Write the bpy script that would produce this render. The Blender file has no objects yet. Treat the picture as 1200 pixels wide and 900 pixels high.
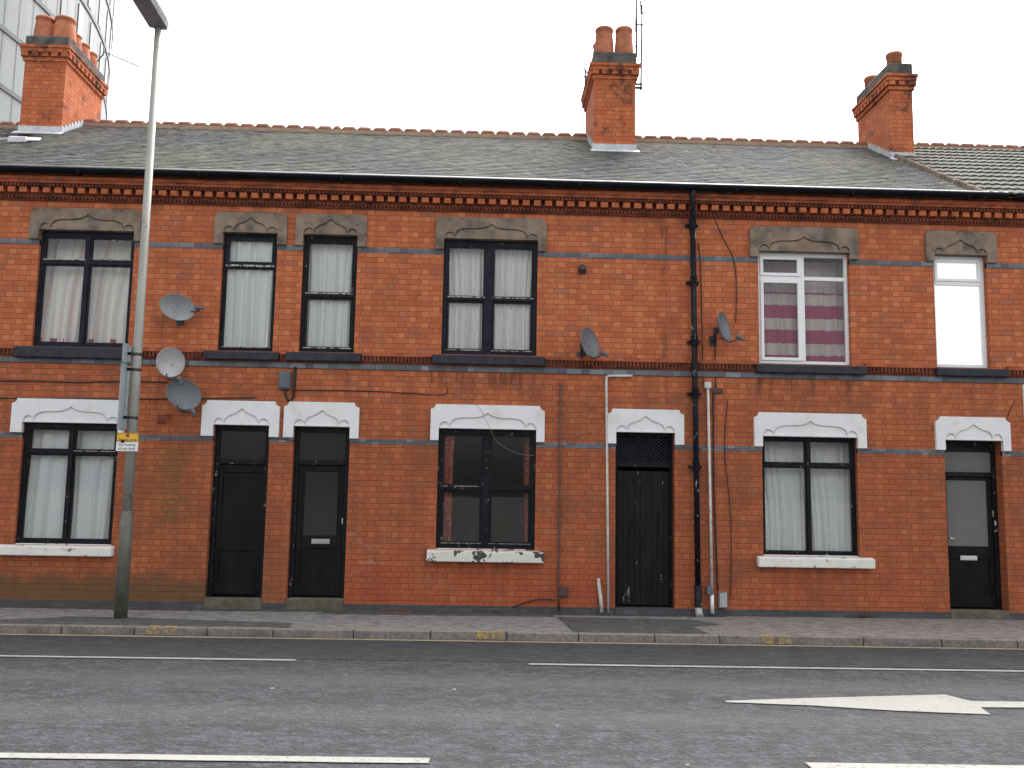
import bpy, bmesh, math, random
from mathutils import Vector, Matrix
random.seed(7)
PI = math.pi
scn = bpy.context.scene
COL = scn.collection
# ------------------------------------------------------------------ camera
D, H, FPX = 13.76, 1.7115, 1080.0
pit, yaw, rol = 0.12003, 0.02949, 0.017496
cy_, sy_, cp_, sp_ = math.cos(yaw), math.sin(yaw), math.cos(pit), math.sin(pit)
FW = Vector((sy_*cp_, cy_*cp_, sp_)); R1 = Vector((cy_, -sy_, 0)); U1 = R1.cross(FW)
RT = R1*math.cos(rol)+U1*math.sin(rol); UP = U1*math.cos(rol)-R1*math.sin(rol)
CAM = Vector((0, -D, H))
cd = bpy.data.cameras.new('camera'); cam = bpy.data.objects.new('camera', cd); COL.objects.link(cam)
cd.sensor_width = 36; cd.lens = FPX/1200*36; cd.clip_end = 3000; cd.clip_start = .05
cam.matrix_world = Matrix(((RT.x, UP.x, -FW.x, CAM.x), (RT.y, UP.y, -FW.y, CAM.y), (RT.z, UP.z, -FW.z, CAM.z), (0, 0, 0, 1)))
scn.camera = cam
def ray(px, py): return FW+RT*((px-600)/FPX)+UP*((450-py)/FPX)
def W(px, py, Y=0.):                       # survey: photo point -> point on the vertical plane at depth Y
    d = ray(px, py); p = CAM+d*((D+Y)/d.y); return p.x, p.z
def G(px, py, z=0.):                       # survey: photo point -> point on a level plane
    d = ray(px, py); p = CAM+d*((z-H)/d.z); return p.x, p.y
# ------------------------------------------------------------------ mesh helper
class MB:
    def __init__(s): s.v = []; s.f = []; s.a = []; s.sm = []
    def face(s, pts, a=0., sm=False):
        n = len(s.v); s.v += [tuple(p) for p in pts]; s.f.append(tuple(range(n, n+len(pts)))); s.a.append(a); s.sm.append(sm)
    def box(s, x0, x1, y0, y1, z0, z1, a=0.):
        n = len(s.v)
        s.v += [(x0, y0, z0), (x1, y0, z0), (x1, y1, z0), (x0, y1, z0), (x0, y0, z1), (x1, y0, z1), (x1, y1, z1), (x0, y1, z1)]
        for q in ((0, 3, 2, 1), (4, 5, 6, 7), (0, 1, 5, 4), (1, 2, 6, 5), (2, 3, 7, 6), (3, 0, 4, 7)):
            s.f.append(tuple(n+i for i in q)); s.a.append(a); s.sm.append(False)
        return s
    def hexa(s, p, a=0.):                   # 8 points: bottom ring, top ring
        n = len(s.v); s.v += [tuple(q) for q in p]
        for q in ((0, 3, 2, 1), (4, 5, 6, 7), (0, 1, 5, 4), (1, 2, 6, 5), (2, 3, 7, 6), (3, 0, 4, 7)):
            s.f.append(tuple(n+i for i in q)); s.a.append(a); s.sm.append(False)
        return s
    def prism(s, pts, y0, y1):              # pts = (x,z) outline, counter-clockwise seen from the street
        n = len(s.v); k = len(pts)
        s.v += [(x, y0, z) for x, z in pts]+[(x, y1, z) for x, z in pts]
        s.f.append(tuple(range(n, n+k))); s.f.append(tuple(range(n+2*k-1, n+k-1, -1)))
        for i in range(k):
            j = (i+1) % k; s.f.append((n+j, n+i, n+k+i, n+k+j))
        s.a += [0.]*(k+2); s.sm += [False]*(k+2)
        return s
    def flat(s, pts, z0, z1):               # (x,y) outline extruded up
        n = len(s.v); k = len(pts)
        s.v += [(x, y, z0) for x, y in pts]+[(x, y, z1) for x, y in pts]
        s.f.append(tuple(range(n+k-1, n-1, -1))); s.f.append(tuple(range(n+k, n+2*k)))
        for i in range(k):
            j = (i+1) % k; s.f.append((n+i, n+j, n+k+j, n+k+i))
        s.a += [0.]*(k+2); s.sm += [False]*(k+2)
        return s
    def tube(s, path, r, seg=10, caps=True, squash=None):
        pts = [Vector(p) for p in path]; n = len(s.v); rs = r if isinstance(r, (list, tuple)) else [r]*len(pts)
        prev = None
        for i, p in enumerate(pts):
            t = (pts[min(i+1, len(pts)-1)]-pts[max(i-1, 0)]).normalized()
            if prev is None:
                u = t.orthogonal().normalized()
            else:
                u = (prev-t*prev.dot(t)); u = u.normalized() if u.length > 1e-6 else t.orthogonal().normalized()
            prev = u; w = t.cross(u)
            for k in range(seg):
                a = 2*PI*k/seg; q = p+(u*math.cos(a)+w*math.sin(a))*rs[i]; s.v.append(tuple(q))
        for i in range(len(pts)-1):
            for k in range(seg):
                a, b = n+i*seg+k, n+i*seg+(k+1) % seg
                s.f.append((a, b, b+seg, a+seg)); s.a.append(0.); s.sm.append(True)
        if caps:
            s.f.append(tuple(range(n+seg-1, n-1, -1))); e = n+(len(pts)-1)*seg; s.f.append(tuple(range(e, e+seg)))
            s.a += [0., 0.]; s.sm += [False, False]
        return s
    def lathe(s, prof, cx, cy, seg=20):     # prof = (r,z)
        n = len(s.v)
        for r, z in prof:
            for k in range(seg):
                a = 2*PI*k/seg; s.v.append((cx+r*math.cos(a), cy+r*math.sin(a), z))
        for i in range(len(prof)-1):
            for k in range(seg):
                a, b = n+i*seg+k, n+i*seg+(k+1) % seg
                s.f.append((a, b, b+seg, a+seg)); s.a.append(0.); s.sm.append(True)
        s.f.append(tuple(range(n+seg-1, n-1, -1))); e = n+(len(prof)-1)*seg; s.f.append(tuple(range(e, e+seg)))
        s.a += [0., 0.]; s.sm += [False, False]
        return s
    def xform(s, M): s.v = [tuple(M @ Vector(p)) for p in s.v]; return s
    def build(s, name, mat, parent=None, bevel=0., base=False):
        o0 = Vector((0, 0, 0))
        if parent is not None: o0 = Vector(parent['_o']) if '_o' in parent else o0
        elif base:
            xs, ys, zs = zip(*s.v); o0 = Vector(((min(xs)+max(xs))/2, (min(ys)+max(ys))/2, min(zs)))
        me = bpy.data.meshes.new(name)
        me.from_pydata([tuple(Vector(p)-o0) for p in s.v], [], s.f); me.validate()
        if len(me.polygons) == len(s.a):
            at = me.attributes.new('rnd', 'FLOAT', 'FACE'); at.data.foreach_set('value', s.a)
            me.polygons.foreach_set('use_smooth', s.sm)
        me.materials.append(mat); me.update()
        o = bpy.data.objects.new(name, me); COL.objects.link(o)
        if parent is not None: o.parent = parent; o['_o'] = list(o0)
        else: o.location = o0; o['_o'] = list(o0)
        if bevel:
            b = o.modifiers.new('edge', 'BEVEL'); b.width = bevel; b.segments = 2; b.limit_method = 'ANGLE'; b.angle_limit = .6
        return o
def thing(name, label, cat, loc, group=None):
    o = bpy.data.objects.new(name, None); COL.objects.link(o); o.location = loc; o['_o'] = list(loc)
    o.empty_display_size = .2
    return tag(o, label, cat, group)
def tag(o, label, cat, group=None):
    o['label'] = label; o['category'] = cat
    if group: o['group'] = group
    return o
def struct(o): o['kind'] = 'structure'; return o
# ------------------------------------------------------------------ material helper
class NT:
    def __init__(s, name):
        s.m = bpy.data.materials.new(name); s.m.use_nodes = True; s.t = s.m.node_tree; s.t.nodes.clear()
        s.out = s.t.nodes.new('ShaderNodeOutputMaterial')
    def n(s, typ, **kw):
        x = s.t.nodes.new('ShaderNode'+typ)
        for k, v in kw.items(): setattr(x, k, v)
        return x
    def put(s, sock, v):
        if isinstance(v, bpy.types.NodeSocket): s.t.links.new(v, sock)
        elif isinstance(v, (tuple, list)) and len(v) == 3 and sock.type == 'RGBA': sock.default_value = (*v, 1)
        else: sock.default_value = v
    def mth(s, op, a, b=None, c=None, clamp=False):
        x = s.n('Math', operation=op, use_clamp=clamp); s.put(x.inputs[0], a)
        if b is not None: s.put(x.inputs[1], b)
        if c is not None: s.put(x.inputs[2], c)
        return x.outputs[0]
    def add(s, a, b): return s.mth('ADD', a, b)
    def sub(s, a, b): return s.mth('SUBTRACT', a, b)
    def mul(s, a, b): return s.mth('MULTIPLY', a, b)
    def step(s, v, a, b, lo=0., hi=1.):
        x = s.n('MapRange', interpolation_type='SMOOTHSTEP')
        for i, q in enumerate((v, a, b, lo, hi)): s.put(x.inputs[i], q)
        return x.outputs[0]
    def mix(s, f, a, b, mode='MIX'):
        x = s.n('Mix', data_type='RGBA', blend_type=mode, clamp_factor=True)
        s.put(x.inputs[0], f); s.put(x.inputs[6], a); s.put(x.inputs[7], b); return x.outputs[2]
    def comb(s, x, y, z):
        c = s.n('CombineXYZ'); s.put(c.inputs[0], x); s.put(c.inputs[1], y); s.put(c.inputs[2], z); return c.outputs[0]
    def pos(s):
        g = s.n('NewGeometry'); sp = s.n('SeparateXYZ'); s.t.links.new(g.outputs['Position'], sp.inputs[0])
        return g.outputs['Position'], sp.outputs[0], sp.outputs[1], sp.outputs[2]
    def noise(s, vec, scale, detail=4., rough=.6, dist=0., col=False):
        x = s.n('TexNoise'); s.put(x.inputs['Vector'], vec); x.inputs['Scale'].default_value = scale
        x.inputs['Detail'].default_value = detail; x.inputs['Roughness'].default_value = rough; x.inputs['Distortion'].default_value = dist
        return x.outputs['Color' if col else 'Fac']
    def scl(s, vec, k):
        x = s.n('VectorMath', operation='MULTIPLY'); s.put(x.inputs[0], vec); x.inputs[1].default_value = k; return x.outputs[0]
    def white(s, vec):
        x = s.n('TexWhiteNoise', noise_dimensions='3D'); s.put(x.inputs['Vector'], vec); return x.outputs['Value'], x.outputs['Color']
    def ramp(s, f, stops):
        x = s.n('ValToRGB'); s.put(x.inputs[0], f); r = x.color_ramp
        while len(r.elements) < len(stops): r.elements.new(.5)
        for e, (p, c) in zip(r.elements, stops): e.position = p; e.color = (*c, 1)
        return x.outputs[0]
    def attr(s, name):
        x = s.n('Attribute', attribute_name=name); return x.outputs['Fac']
    def bsdf(s, color, rough=.8, bump=None, bstr=.5, bdist=.01, metal=0., spec=.5):
        b = s.n('BsdfPrincipled'); s.put(b.inputs['Base Color'], color); s.put(b.inputs['Roughness'], rough)
        b.inputs['Metallic'].default_value = metal; b.inputs['Specular IOR Level'].default_value = spec
        if bump is not None:
            q = s.n('Bump'); q.inputs['Strength'].default_value = bstr; q.inputs['Distance'].default_value = bdist
            s.put(q.inputs['Height'], bump); s.t.links.new(q.outputs[0], b.inputs['Normal'])
        s.t.links.new(b.outputs[0], s.out.inputs[0]); return s.m
BP, BH = .345, .0825                        # bond period, course height (old imperial brick)
def bond(t):
    """Flemish bond in world space -> (brick mask, random a, random rgb, is header, edge distance, noise)"""
    p, x, y, z = t.pos()
    wob = t.sub(t.noise(p, 9., 2.), .5)
    zz = t.add(t.add(z, .012), t.mul(wob, .006))
    row = t.mth('FLOOR', t.mth('DIVIDE', zz, BH)); v = t.mth('FRACT', t.mth('DIVIDE', zz, BH))
    jr, _ = t.white(t.comb(0, row, 3.3))
    uu = t.add(t.add(t.mth('DIVIDE', t.add(t.add(x, y), t.mul(wob, .012)), BP), t.mul(t.mth('MODULO', t.add(row, 1000.), 2.), .5)), t.mul(jr, .07))
    cell = t.mth('FLOOR', uu); fu = t.mth('FRACT', uu)
    hd = t.mth('GREATER_THAN', fu, .667)
    ds = t.mth('MINIMUM', fu, t.sub(.667, fu)); dh = t.mth('MINIMUM', t.sub(fu, .667), t.sub(1., fu))
    du = t.mul(t.mth('MAXIMUM', ds, dh), BP)
    dv = t.mul(t.mth('MINIMUM', v, t.sub(1., v)), BH)
    ed = t.add(t.mth('MINIMUM', du, dv), t.mul(t.sub(t.noise(p, 60., 2.), .5), .004))
    mask = t.step(ed, .0018, .0052)
    r, rc = t.white(t.comb(t.add(cell, t.mul(hd, .37)), row, 1.7))
    return p, x, y, z, mask, r, rc, hd, ed
def brick(name, upper, facade=True):
    t = NT(name); p, x, y, z, mask, r, rc, hd, ed = bond(t)
    base = t.ramp(r, [(0., (.42, .104, .046)), (.2, (.475, .122, .052)), (.6, (.53, .140, .058)), (.86, (.565, .156, .064)), (1., (.585, .178, .08))])
    head = t.mth('GREATER_THAN', t.add(r, t.mul(hd, .38)), .8)
    base = t.mix(t.mul(head, t.mul(hd, .75)), base, (.66, .225, .085))
    sp = t.n('SeparateColor'); t.t.links.new(rc, sp.inputs[0])
    base = t.mix(t.mul(t.mth('GREATER_THAN', sp.outputs[1], .94), .45), base, (.22, .12, .10))
    base = t.mix(.3, base, t.mix(t.noise(p, 38., 5., .75), (.24, .065, .032), (.64, .23, .10)))
    mort = t.mix(t.noise(p, 3., 3.), (.10, .048, .032), (.20, .10, .068))
    big = t.noise(p, .9, 5., .65)
    if facade:
        c = t.mix(mask, mort, base)
        # painted shade and traffic grime on the lower storey, redder painted patches, streaks
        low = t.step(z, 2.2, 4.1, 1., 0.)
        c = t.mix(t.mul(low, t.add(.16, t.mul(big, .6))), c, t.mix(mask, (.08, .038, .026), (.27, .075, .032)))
        st = t.noise(t.scl(p, (5., 5., .55)), 1., 5., .7)
        c = t.mix(t.step(st, .5, .78, 0., .45), c, (.17, .07, .04))
        c = t.mix(t.step(big, .5, .7, 0., .3), c, (.23, .08, .045))
        c = t.mix(t.mul(t.step(z, 3.9, 3.2), t.step(t.noise(p, 1.7, 6., .7), .46, .64, 0., .5)), c, (.19, .075, .042))
        red = t.mul(t.mul(t.step(z, .45, 1.05, 1., 0.), t.step(x, -2.5, -2.2)), t.mul(t.step(x, 1.6, 2.4, 1., .35), t.step(t.noise(p, 1.4, 3.), .36, .52)))
        c = t.mix(t.mul(red, .5), c, t.mix(mask, (.14, .045, .03), (.40, .078, .034)))
        sm = t.n('VectorMath', operation='DISTANCE')
        # soot under the cornice and the sill course
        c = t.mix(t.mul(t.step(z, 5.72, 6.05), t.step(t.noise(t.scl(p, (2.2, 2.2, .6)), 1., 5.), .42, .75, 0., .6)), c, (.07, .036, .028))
        # moss streak and damp base at the left
        gx = t.mth('POWER', 2.718, t.mul(t.mth('POWER', t.mth('DIVIDE', t.add(x, 4.55), .24), 2.), -1.))
        gz = t.mul(t.step(z, .9, 1.35), t.step(z, 2.2, 2.55, 1., 0.))
        gn = t.step(t.noise(t.scl(p, (9., 9., 14.)), 1., 5., .7), .34, .66)
        c = t.mix(t.mul(t.mul(gx, gz), t.mul(gn, .85)), c, (.135, .105, .038))
        damp = t.mul(t.step(x, -2.6, -3.6), t.step(t.add(z, t.mul(t.noise(p, 3., 4.), -.5)), .05, .32, 1., 0.))
        c = t.mix(t.mul(damp, .7), c, (.095, .075, .038))
        # drips under the sills and the first dish
        for xa, xb, zt_, ln in ((-7.0, -5.3, 1.02, .5), (-.9, .85, .96, .55), (4.0, 5.75, .93, .4), (-5.0, -4.55, 4.35, .45), (-.9, .85, 3.54, .4), (4.0, 5.7, 3.54, .4), (2.62, 2.82, 5.9, 5.9)):
            inx = t.mul(t.step(x, xa, xa+.08), t.step(x, xb-.08, xb, 1., 0.)); inz = t.mul(t.step(z, zt_-ln, zt_-.03), t.step(z, zt_-.005, zt_, 1., 0.))
            c = t.mix(t.mul(t.mul(inx, inz), t.step(t.noise(t.scl(p, (9., 9., .8)), 1., 4., .6), .44, .66, 0., .75)), c, (.085, .042, .03))
        # pale salts
        ef = t.mul(t.step(z, .15, .5), t.step(z, 1.05, 1.3, 1., 0.))
        ex = t.mth('POWER', 2.718, t.mul(t.mth('POWER', t.mth('DIVIDE', t.add(x, 1.75), .4), 2.), -1.))
        en = t.step(t.noise(t.scl(p, (4., 4., 11.)), 1., 6., .7), .55, .66)
        c = t.mix(t.mul(t.mul(ef, ex), t.mul(en, .6)), c, (.5, .42, .37))
        ef2 = t.step(t.noise(t.scl(p, (1.2, 1.2, 6.)), 1.7, 6., .75), .66, .75)
        c = t.mix(t.mul(ef2, .3), c, (.42, .28, .2))
    else:
        c = t.mix(mask, t.mix(.7, mort, (.045, .028, .022)), base)
        c = t.mix(.2, c, (.5, .14, .055))
        soot = t.step(t.add(t.noise(p, 2.3, 5., .7), t.mul(t.step(z, 9.3, 10.3), .2)), .53, .68)
        c = t.mix(t.mul(soot, .8), c, (.05, .035, .03))
        c = t.mix(t.step(t.noise(p, 4., 4.), .6, .75, 0., .2), c, (.5, .3, .2))
    hgt = t.add(t.mul(t.step(ed, .001, .009), 1.), t.mul(t.noise(p, 90., 3.), .35))
    return t.bsdf(c, .9, hgt, .55, .006, spec=.25)
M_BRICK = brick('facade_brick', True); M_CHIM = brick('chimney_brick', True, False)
def bluebrick():
    t = NT('blue_brick'); p, x, y, z, mask, r, rc, hd, ed = bond(t)
    c = t.ramp(r, [(0., (.055, .062, .075)), (.4, (.10, .115, .135)), (.8, (.15, .17, .2)), (1., (.25, .27, .3))])
    c = t.mix(.3, c, t.mix(t.noise(p, 30., 4.), (.05, .05, .055), (.22, .23, .25)))
    c = t.mix(mask, (.07, .06, .055), c)
    low = t.step(z, .3, .8, 1., 0.)
    c = t.mix(t.mul(low, .75), c, t.mix(t.noise(p, 6., 4.), (.02, .02, .021), (.062, .061, .063)))
    c = t.mix(t.step(t.noise(p, 1.3, 4.), .55, .72, 0., .6), c, (.05, .048, .05))
    return t.bsdf(c, .65, t.step(ed, .001, .008), .5, .005)
M_BLUE = bluebrick()
def simple(name, c1, c2, scale=8., rough=.7, bstr=.3, bdist=.004, detail=5., chips=None, chipcol=None, metal=0., spec=.5, stretch=(1, 1, 1), dirt=None):
    t = NT(name); p, x, y, z = t.pos(); q = t.scl(p, stretch)
    nz = t.noise(q, scale, detail, .62)
    c = t.mix(t.step(nz, .3, .7), c1, c2)
    if dirt: c = t.mix(t.step(t.noise(p, dirt[1], 6., .7), dirt[2], dirt[3], 0., dirt[4]), c, dirt[0])
    rg = rough
    if chips:
        k = t.step(t.noise(q, chips[0], 6., .7), chips[1], chips[1]+chips[2])
        c = t.mix(k, c, chipcol); nz = t.sub(nz, t.mul(k, .8))
    return t.bsdf(c, rg, nz, bstr, bdist, metal, spec)
def mouldbrick(name, a, b, dark):
    t = NT(name); p, x, y, z = t.pos()
    r, _ = t.white(t.comb(t.mth('FLOOR', t.mth('DIVIDE', t.add(x, y), .115)), t.mth('FLOOR', t.mth('DIVIDE', z, .08)), 5.))
    c = t.mix(r, a, b)
    joint = t.step(t.mth('ABSOLUTE', t.sub(t.mth('FRACT', t.mth('DIVIDE', t.add(x, y), .23)), .5)), .475, .495)
    c = t.mix(t.mul(joint, .6), c, (.05, .03, .025))
    c = t.mix(t.step(t.noise(t.scl(p, (1, 1, 3)), 3., 6., .7), .45, .7, 0., .75), c, dark)
    return t.bsdf(c, .85, t.noise(p, 60., 4.), .4, .004, spec=.25)
M_MOULD = mouldbrick('moulded_brick', (.28, .07, .032), (.40, .115, .05), (.055, .028, .022))
M_MOULDD = mouldbrick('sooty_moulded_brick', (.13, .038, .022), (.22, .06, .03), (.03, .02, .018))
M_BLOCK = mouldbrick('orange_block_brick', (.44, .12, .048), (.54, .165, .068), (.17, .06, .034))
M_STONE = simple('weathered_stone', (.20, .152, .118), (.29, .222, .172), 5., .9, .5, .006, dirt=((.07, .054, .042), 2.6, .45, .68, .8))
M_WHITE = simple('white_masonry_paint', (.74, .75, .76), (.80, .80, .80), 6., .6, .35, .004, dirt=((.46, .43, .38), 3., .5, .75, .5))
M_SILLW = simple('flaking_white_paint', (.72, .70, .66), (.80, .79, .75), 6., .6, .5, .006, chips=(9., .60, .03), chipcol=(.07, .065, .06))
M_SILLP = simple('badly_flaked_white_paint', (.66, .63, .57), (.78, .76, .70), 6., .65, .6, .008, chips=(6., .535, .03), chipcol=(.05, .045, .04))
M_SILLD = simple('dark_painted_sill', (.022, .024, .032), (.04, .043, .055), 7., .5, .3, .003, chips=(14., .68, .02), chipcol=(.16, .15, .14), spec=.22)
M_BLACK = simple('old_black_paint', (.006, .007, .009), (.013, .014, .018), 8., .42, .25, .003, chips=(13., .63, .02), chipcol=(.25, .22, .19), stretch=(1, 1, .7), spec=.13)
M_BLACKD = simple('black_door_paint', (.005, .006, .007), (.011, .012, .014), 5., .4, .25, .003, chips=(11., .715, .02), chipcol=(.2, .19, .18), stretch=(1, 1, .35), spec=.13)
M_SCUFF = simple('scuffed_black_boards', (.007, .008, .009), (.015, .016, .018), 6., .45, .35, .004, chips=(9., .655, .015), chipcol=(.40, .40, .41), stretch=(1.6, 1, .28), spec=.13)
M_NAVY = simple('dark_navy_paint', (.009, .010, .017), (.018, .020, .031), 8., .4, .25, .003, chips=(16., .66, .02), chipcol=(.3, .27, .23), spec=.13)
M_PEEL = simple('peeling_pale_paint', (.45, .43, .39), (.6, .58, .53), 14., .7, .5, .004, chips=(20., .5, .04), chipcol=(.03, .03, .032))
M_UPVC = simple('white_upvc', (.80, .81, .82), (.83, .84, .85), 3., .32, .05, .001)
M_IRON = simple('black_iron', (.008, .009, .013), (.017, .018, .026), 9., .42, .35, .004, chips=(7., .60, .02), chipcol=(.45, .45, .46), stretch=(1, 1, .5), spec=.13)
M_GUT = simple('black_gutter', (.004, .005, .008), (.009, .010, .015), 3., .45, .1, .002, spec=.08)
M_GLIP = simple('sky_sheen_gutter_rim', (.045, .047, .053), (.085, .088, .096), 5., .5, .1, .002)  # sky reflected along the rim, put in as a paler grey
M_TERRA = simple('terracotta', (.37, .115, .06), (.52, .19, .10), 7., .85, .5, .006, dirt=((.16, .085, .06), 3., .5, .72, .55))
M_RIDGE = simple('ridge_terracotta', (.15, .058, .038), (.26, .10, .062), 5., .9, .5, .008, dirt=((.085, .065, .05), 4., .45, .7, .6))
M_MORTAR = simple('pale_mortar', (.30, .215, .15), (.40, .30, .215), 9., .95, .6, .01, dirt=((.14, .11, .09), 4., .5, .75, .7))
M_VERGE = simple('mossy_verge_mortar', (.10, .08, .055), (.2, .15, .10), 9., .95, .6, .01, dirt=((.05, .045, .035), 4., .45, .7, .8))
M_LEAD = simple('lead_flashing', (.42, .44, .47), (.60, .62, .65), 5., .55, .3, .005, dirt=((.2, .2, .21), 6., .55, .75, .6))
M_CAP = simple('sooty_mortar_cap', (.05, .048, .047), (.13, .125, .12), 6., .95, .7, .012, dirt=((.11, .12, .05), 4., .6, .75, .5))
M_STEP = simple('worn_stone_step', (.085, .076, .058), (.15, .135, .10), 7., .9, .5, .006, dirt=((.08, .085, .045), 5., .48, .7, .8))
M_KERB = simple('granite_kerb', (.15, .125, .115), (.27, .235, .215), 30., .85, .5, .004, dirt=((.075, .07, .065), 2.4, .45, .7, .75))
M_STEELW = simple('cream_column_paint', (.25, .248, .222), (.32, .316, .29), 4., .5, .15, .002, chips=(5., .63, .02), chipcol=(.17, .155, .125), stretch=(1, 1, .4))
M_STEELB = simple('brown_grey_column_paint', (.10, .095, .082), (.145, .138, .12), 6., .5, .25, .003, dirt=((.06, .055, .045), 5., .5, .7, .6))
M_LAMP = simple('lamp_housing', (.27, .25, .29), (.34, .32, .36), 4., .5, .1, .002)
M_LAMPL = simple('lamp_canopy', (.42, .42, .43), (.5, .5, .51), 4., .4, .1, .002)
M_SIGNB = simple('grey_sign_back', (.30, .345, .37), (.37, .41, .43), 4., .45, .1, .001)
M_CLAMP = simple('dark_clamp', (.05, .05, .055), (.09, .09, .095), 9., .5, .2, .002, metal=.6)
M_YEL = simple('yellow_sign_face', (.80, .44, .02), (.86, .5, .03), 4., .45, .05, .001)
M_WSGN = simple('white_sign_face', (.74, .74, .74), (.8, .8, .8), 4., .45, .05, .001)
M_INK = simple('black_ink', (.012, .012, .013), (.02, .02, .02), 4., .5, .0, .001)
M_REDI = simple('red_ink', (.5, .02, .02), (.56, .03, .03), 4., .5, .0, .001)
M_BLUI = simple('blue_ink', (.02, .05, .35), (.03, .06, .4), 4., .5, .0, .001)
M_DISH = simple('pale_grey_dish', (.36, .365, .37), (.44, .445, .45), 6., .5, .1, .002, dirt=((.2, .19, .18), 4., .5, .75, .5))
M_DISHD = simple('dark_grey_dish', (.125, .14, .16), (.16, .175, .195), 6., .45, .1, .002, dirt=((.09, .09, .09), 4., .55, .75, .5))
M_DISHM = simple('mid_grey_dish', (.22, .23, .245), (.28, .29, .30), 6., .45, .1, .002, dirt=((.12, .12, .12), 4., .5, .75, .5))
M_PLAS = simple('grey_plastic', (.085, .10, .12), (.12, .135, .155), 5., .5, .1, .002)
M_PLASL = simple('pale_grey_plastic', (.33, .33, .34), (.42, .42, .43), 5., .5, .1, .002)
M_PIPEW = simple('white_conduit', (.52, .50, .46), (.66, .64, .6), 6., .5, .2, .002, dirt=((.3, .27, .24), 7., .5, .7, .6))
M_PIPEB = simple('brown_conduit', (.10, .045, .03), (.14, .065, .045), 6., .6, .2, .002)
M_CABLE = simple('black_cable', (.012, .012, .013), (.022, .02, .02), 9., .6, .1, .002)
M_CABLEW = simple('pale_cable', (.22, .19, .18), (.28, .25, .23), 9., .6, .1, .002)
M_GREYM = simple('grey_meter_door', (.13, .13, .135), (.19, .19, .195), 9., .6, .2, .002)
M_BOXB = simple('brown_box', (.045, .03, .028), (.075, .05, .045), 9., .6, .2, .002)
M_ALU = simple('dull_aluminium', (.35, .35, .36), (.45, .45, .46), 9., .4, .1, .001, metal=.7)
M_CHROME = simple('bright_handle', (.65, .65, .64), (.75, .75, .74), 9., .25, .05, .001, metal=.6)
M_BRASS = simple('brass_lock', (.5, .4, .2), (.6, .48, .25), 9., .3, .05, .001, metal=.7)
M_CAST = simple('rusty_cast_iron', (.09, .04, .035), (.14, .065, .055), 12., .7, .4, .004)
M_LEAF = simple('dry_litter', (.09, .06, .035), (.17, .12, .07), 20., .9, .3, .004)
M_PLASTER = simple('room_plaster', (.20, .165, .14), (.25, .21, .18), 3., .9, .1, .002)
M_TOWERP = simple('tower_cladding', (.155, .168, .176), (.185, .198, .206), .25, .45, .02, .002)
M_TOWERB = simple('tower_dark_joint', (.055, .06, .07), (.075, .08, .09), .5, .5, .02, .002)
M_TOWERW = simple('tower_dark_glazing', (.025, .03, .038), (.05, .055, .065), .6, .25, .02, .002)
M_TOWERF = simple('tower_window_frame', (.16, .17, .18), (.2, .21, .22), .6, .35, .02, .002)
def paint(name, col, wear, thr):
    t = NT(name); p, x, y, z = t.pos()
    w = t.step(t.add(t.noise(p, 26., 6., .75), t.mul(t.noise(p, 2.2, 3.), .35)), thr, thr+.10)
    c = t.mix(w, t.mix(t.noise(p, 5., 4.), col, tuple(k*.86 for k in col)), wear)
    return t.bsdf(c, .75, t.noise(p, 120., 2.), .5, .004)
M_LINE = paint('white_road_paint', (.29, .286, .262), (.13, .13, .135), .72)
M_YLINE = paint('worn_yellow_road_paint', (.34, .28, .16), (.16, .15, .125), .68)
M_YMARK = paint('yellow_kerb_paint', (.50, .33, .04), (.19, .16, .13), .59)
def glass(name, tint=(1, 1, 1), op=0.0, opcol=(.3, .3, .3), gl=1.45, rough=.0):
    t = NT(name)
    tr = t.n('BsdfTransparent'); tr.inputs[0].default_value = (*tint, 1)
    gs = t.n('BsdfGlossy'); gs.inputs['Roughness'].default_value = rough
    p, x, y, z = t.pos()
    fr = t.n('Fresnel'); fr.inputs[0].default_value = gl
    a = tr.outputs[0]
    if op:
        df = t.n('BsdfDiffuse'); t.put(df.inputs[0], t.mix(t.noise(t.scl(p, (1, 1, .6)), 5., 5., .7), tuple(k*.8 for k in opcol), opcol))
        m0 = t.n('MixShader'); m0.inputs[0].default_value = op; t.t.links.new(a, m0.inputs[1]); t.t.links.new(df.outputs[0], m0.inputs[2]); a = m0.outputs[0]
    bp = t.n('Bump'); bp.inputs['Strength'].default_value = .04; bp.inputs['Distance'].default_value = .02
    t.put(bp.inputs['Height'], t.noise(p, 1.5, 2.)); t.t.links.new(bp.outputs[0], gs.inputs['Normal'])
    m = t.n('MixShader'); t.t.links.new(fr.outputs[0], m.inputs[0]); t.t.links.new(a, m.inputs[1]); t.t.links.new(gs.outputs[0], m.inputs[2])
    t.t.links.new(m.outputs[0], t.out.inputs[0]); return t.m
M_GLASS = glass('window_glass', (.985, .99, .99), .02, (.3, .3, .3), 1.35)
M_GLASSD = glass('dusty_dark_glass', (.5, .52, .52), .55, (.055, .055, .052), 1.4)
M_GLASSF = glass('obscured_grey_glass', (.3, .3, .3), .9, (.20, .21, .195), 1.35, .1)
M_GLASSB = glass('obscured_dim_glass', (.3, .3, .3), .9, (.040, .038, .034), 1.35, .1)
def cloth(name, fn):
    t = NT(name); p, x, y, z = t.pos(); c = fn(t, p, x, y, z)
    d = t.n('BsdfDiffuse'); t.put(d.inputs[0], c); tr = t.n('BsdfTranslucent'); t.put(tr.inputs[0], c)
    m = t.n('MixShader'); m.inputs[0].default_value = .0; t.t.links.new(d.outputs[0], m.inputs[1]); t.t.links.new(tr.outputs[0], m.inputs[2])
    t.t.links.new(m.outputs[0], t.out.inputs[0]); return t.m
def plain(a, b): return lambda t, p, x, y, z: t.mix(t.noise(t.scl(p, (9, 9, .5)), 1., 4.), a, b)
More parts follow.
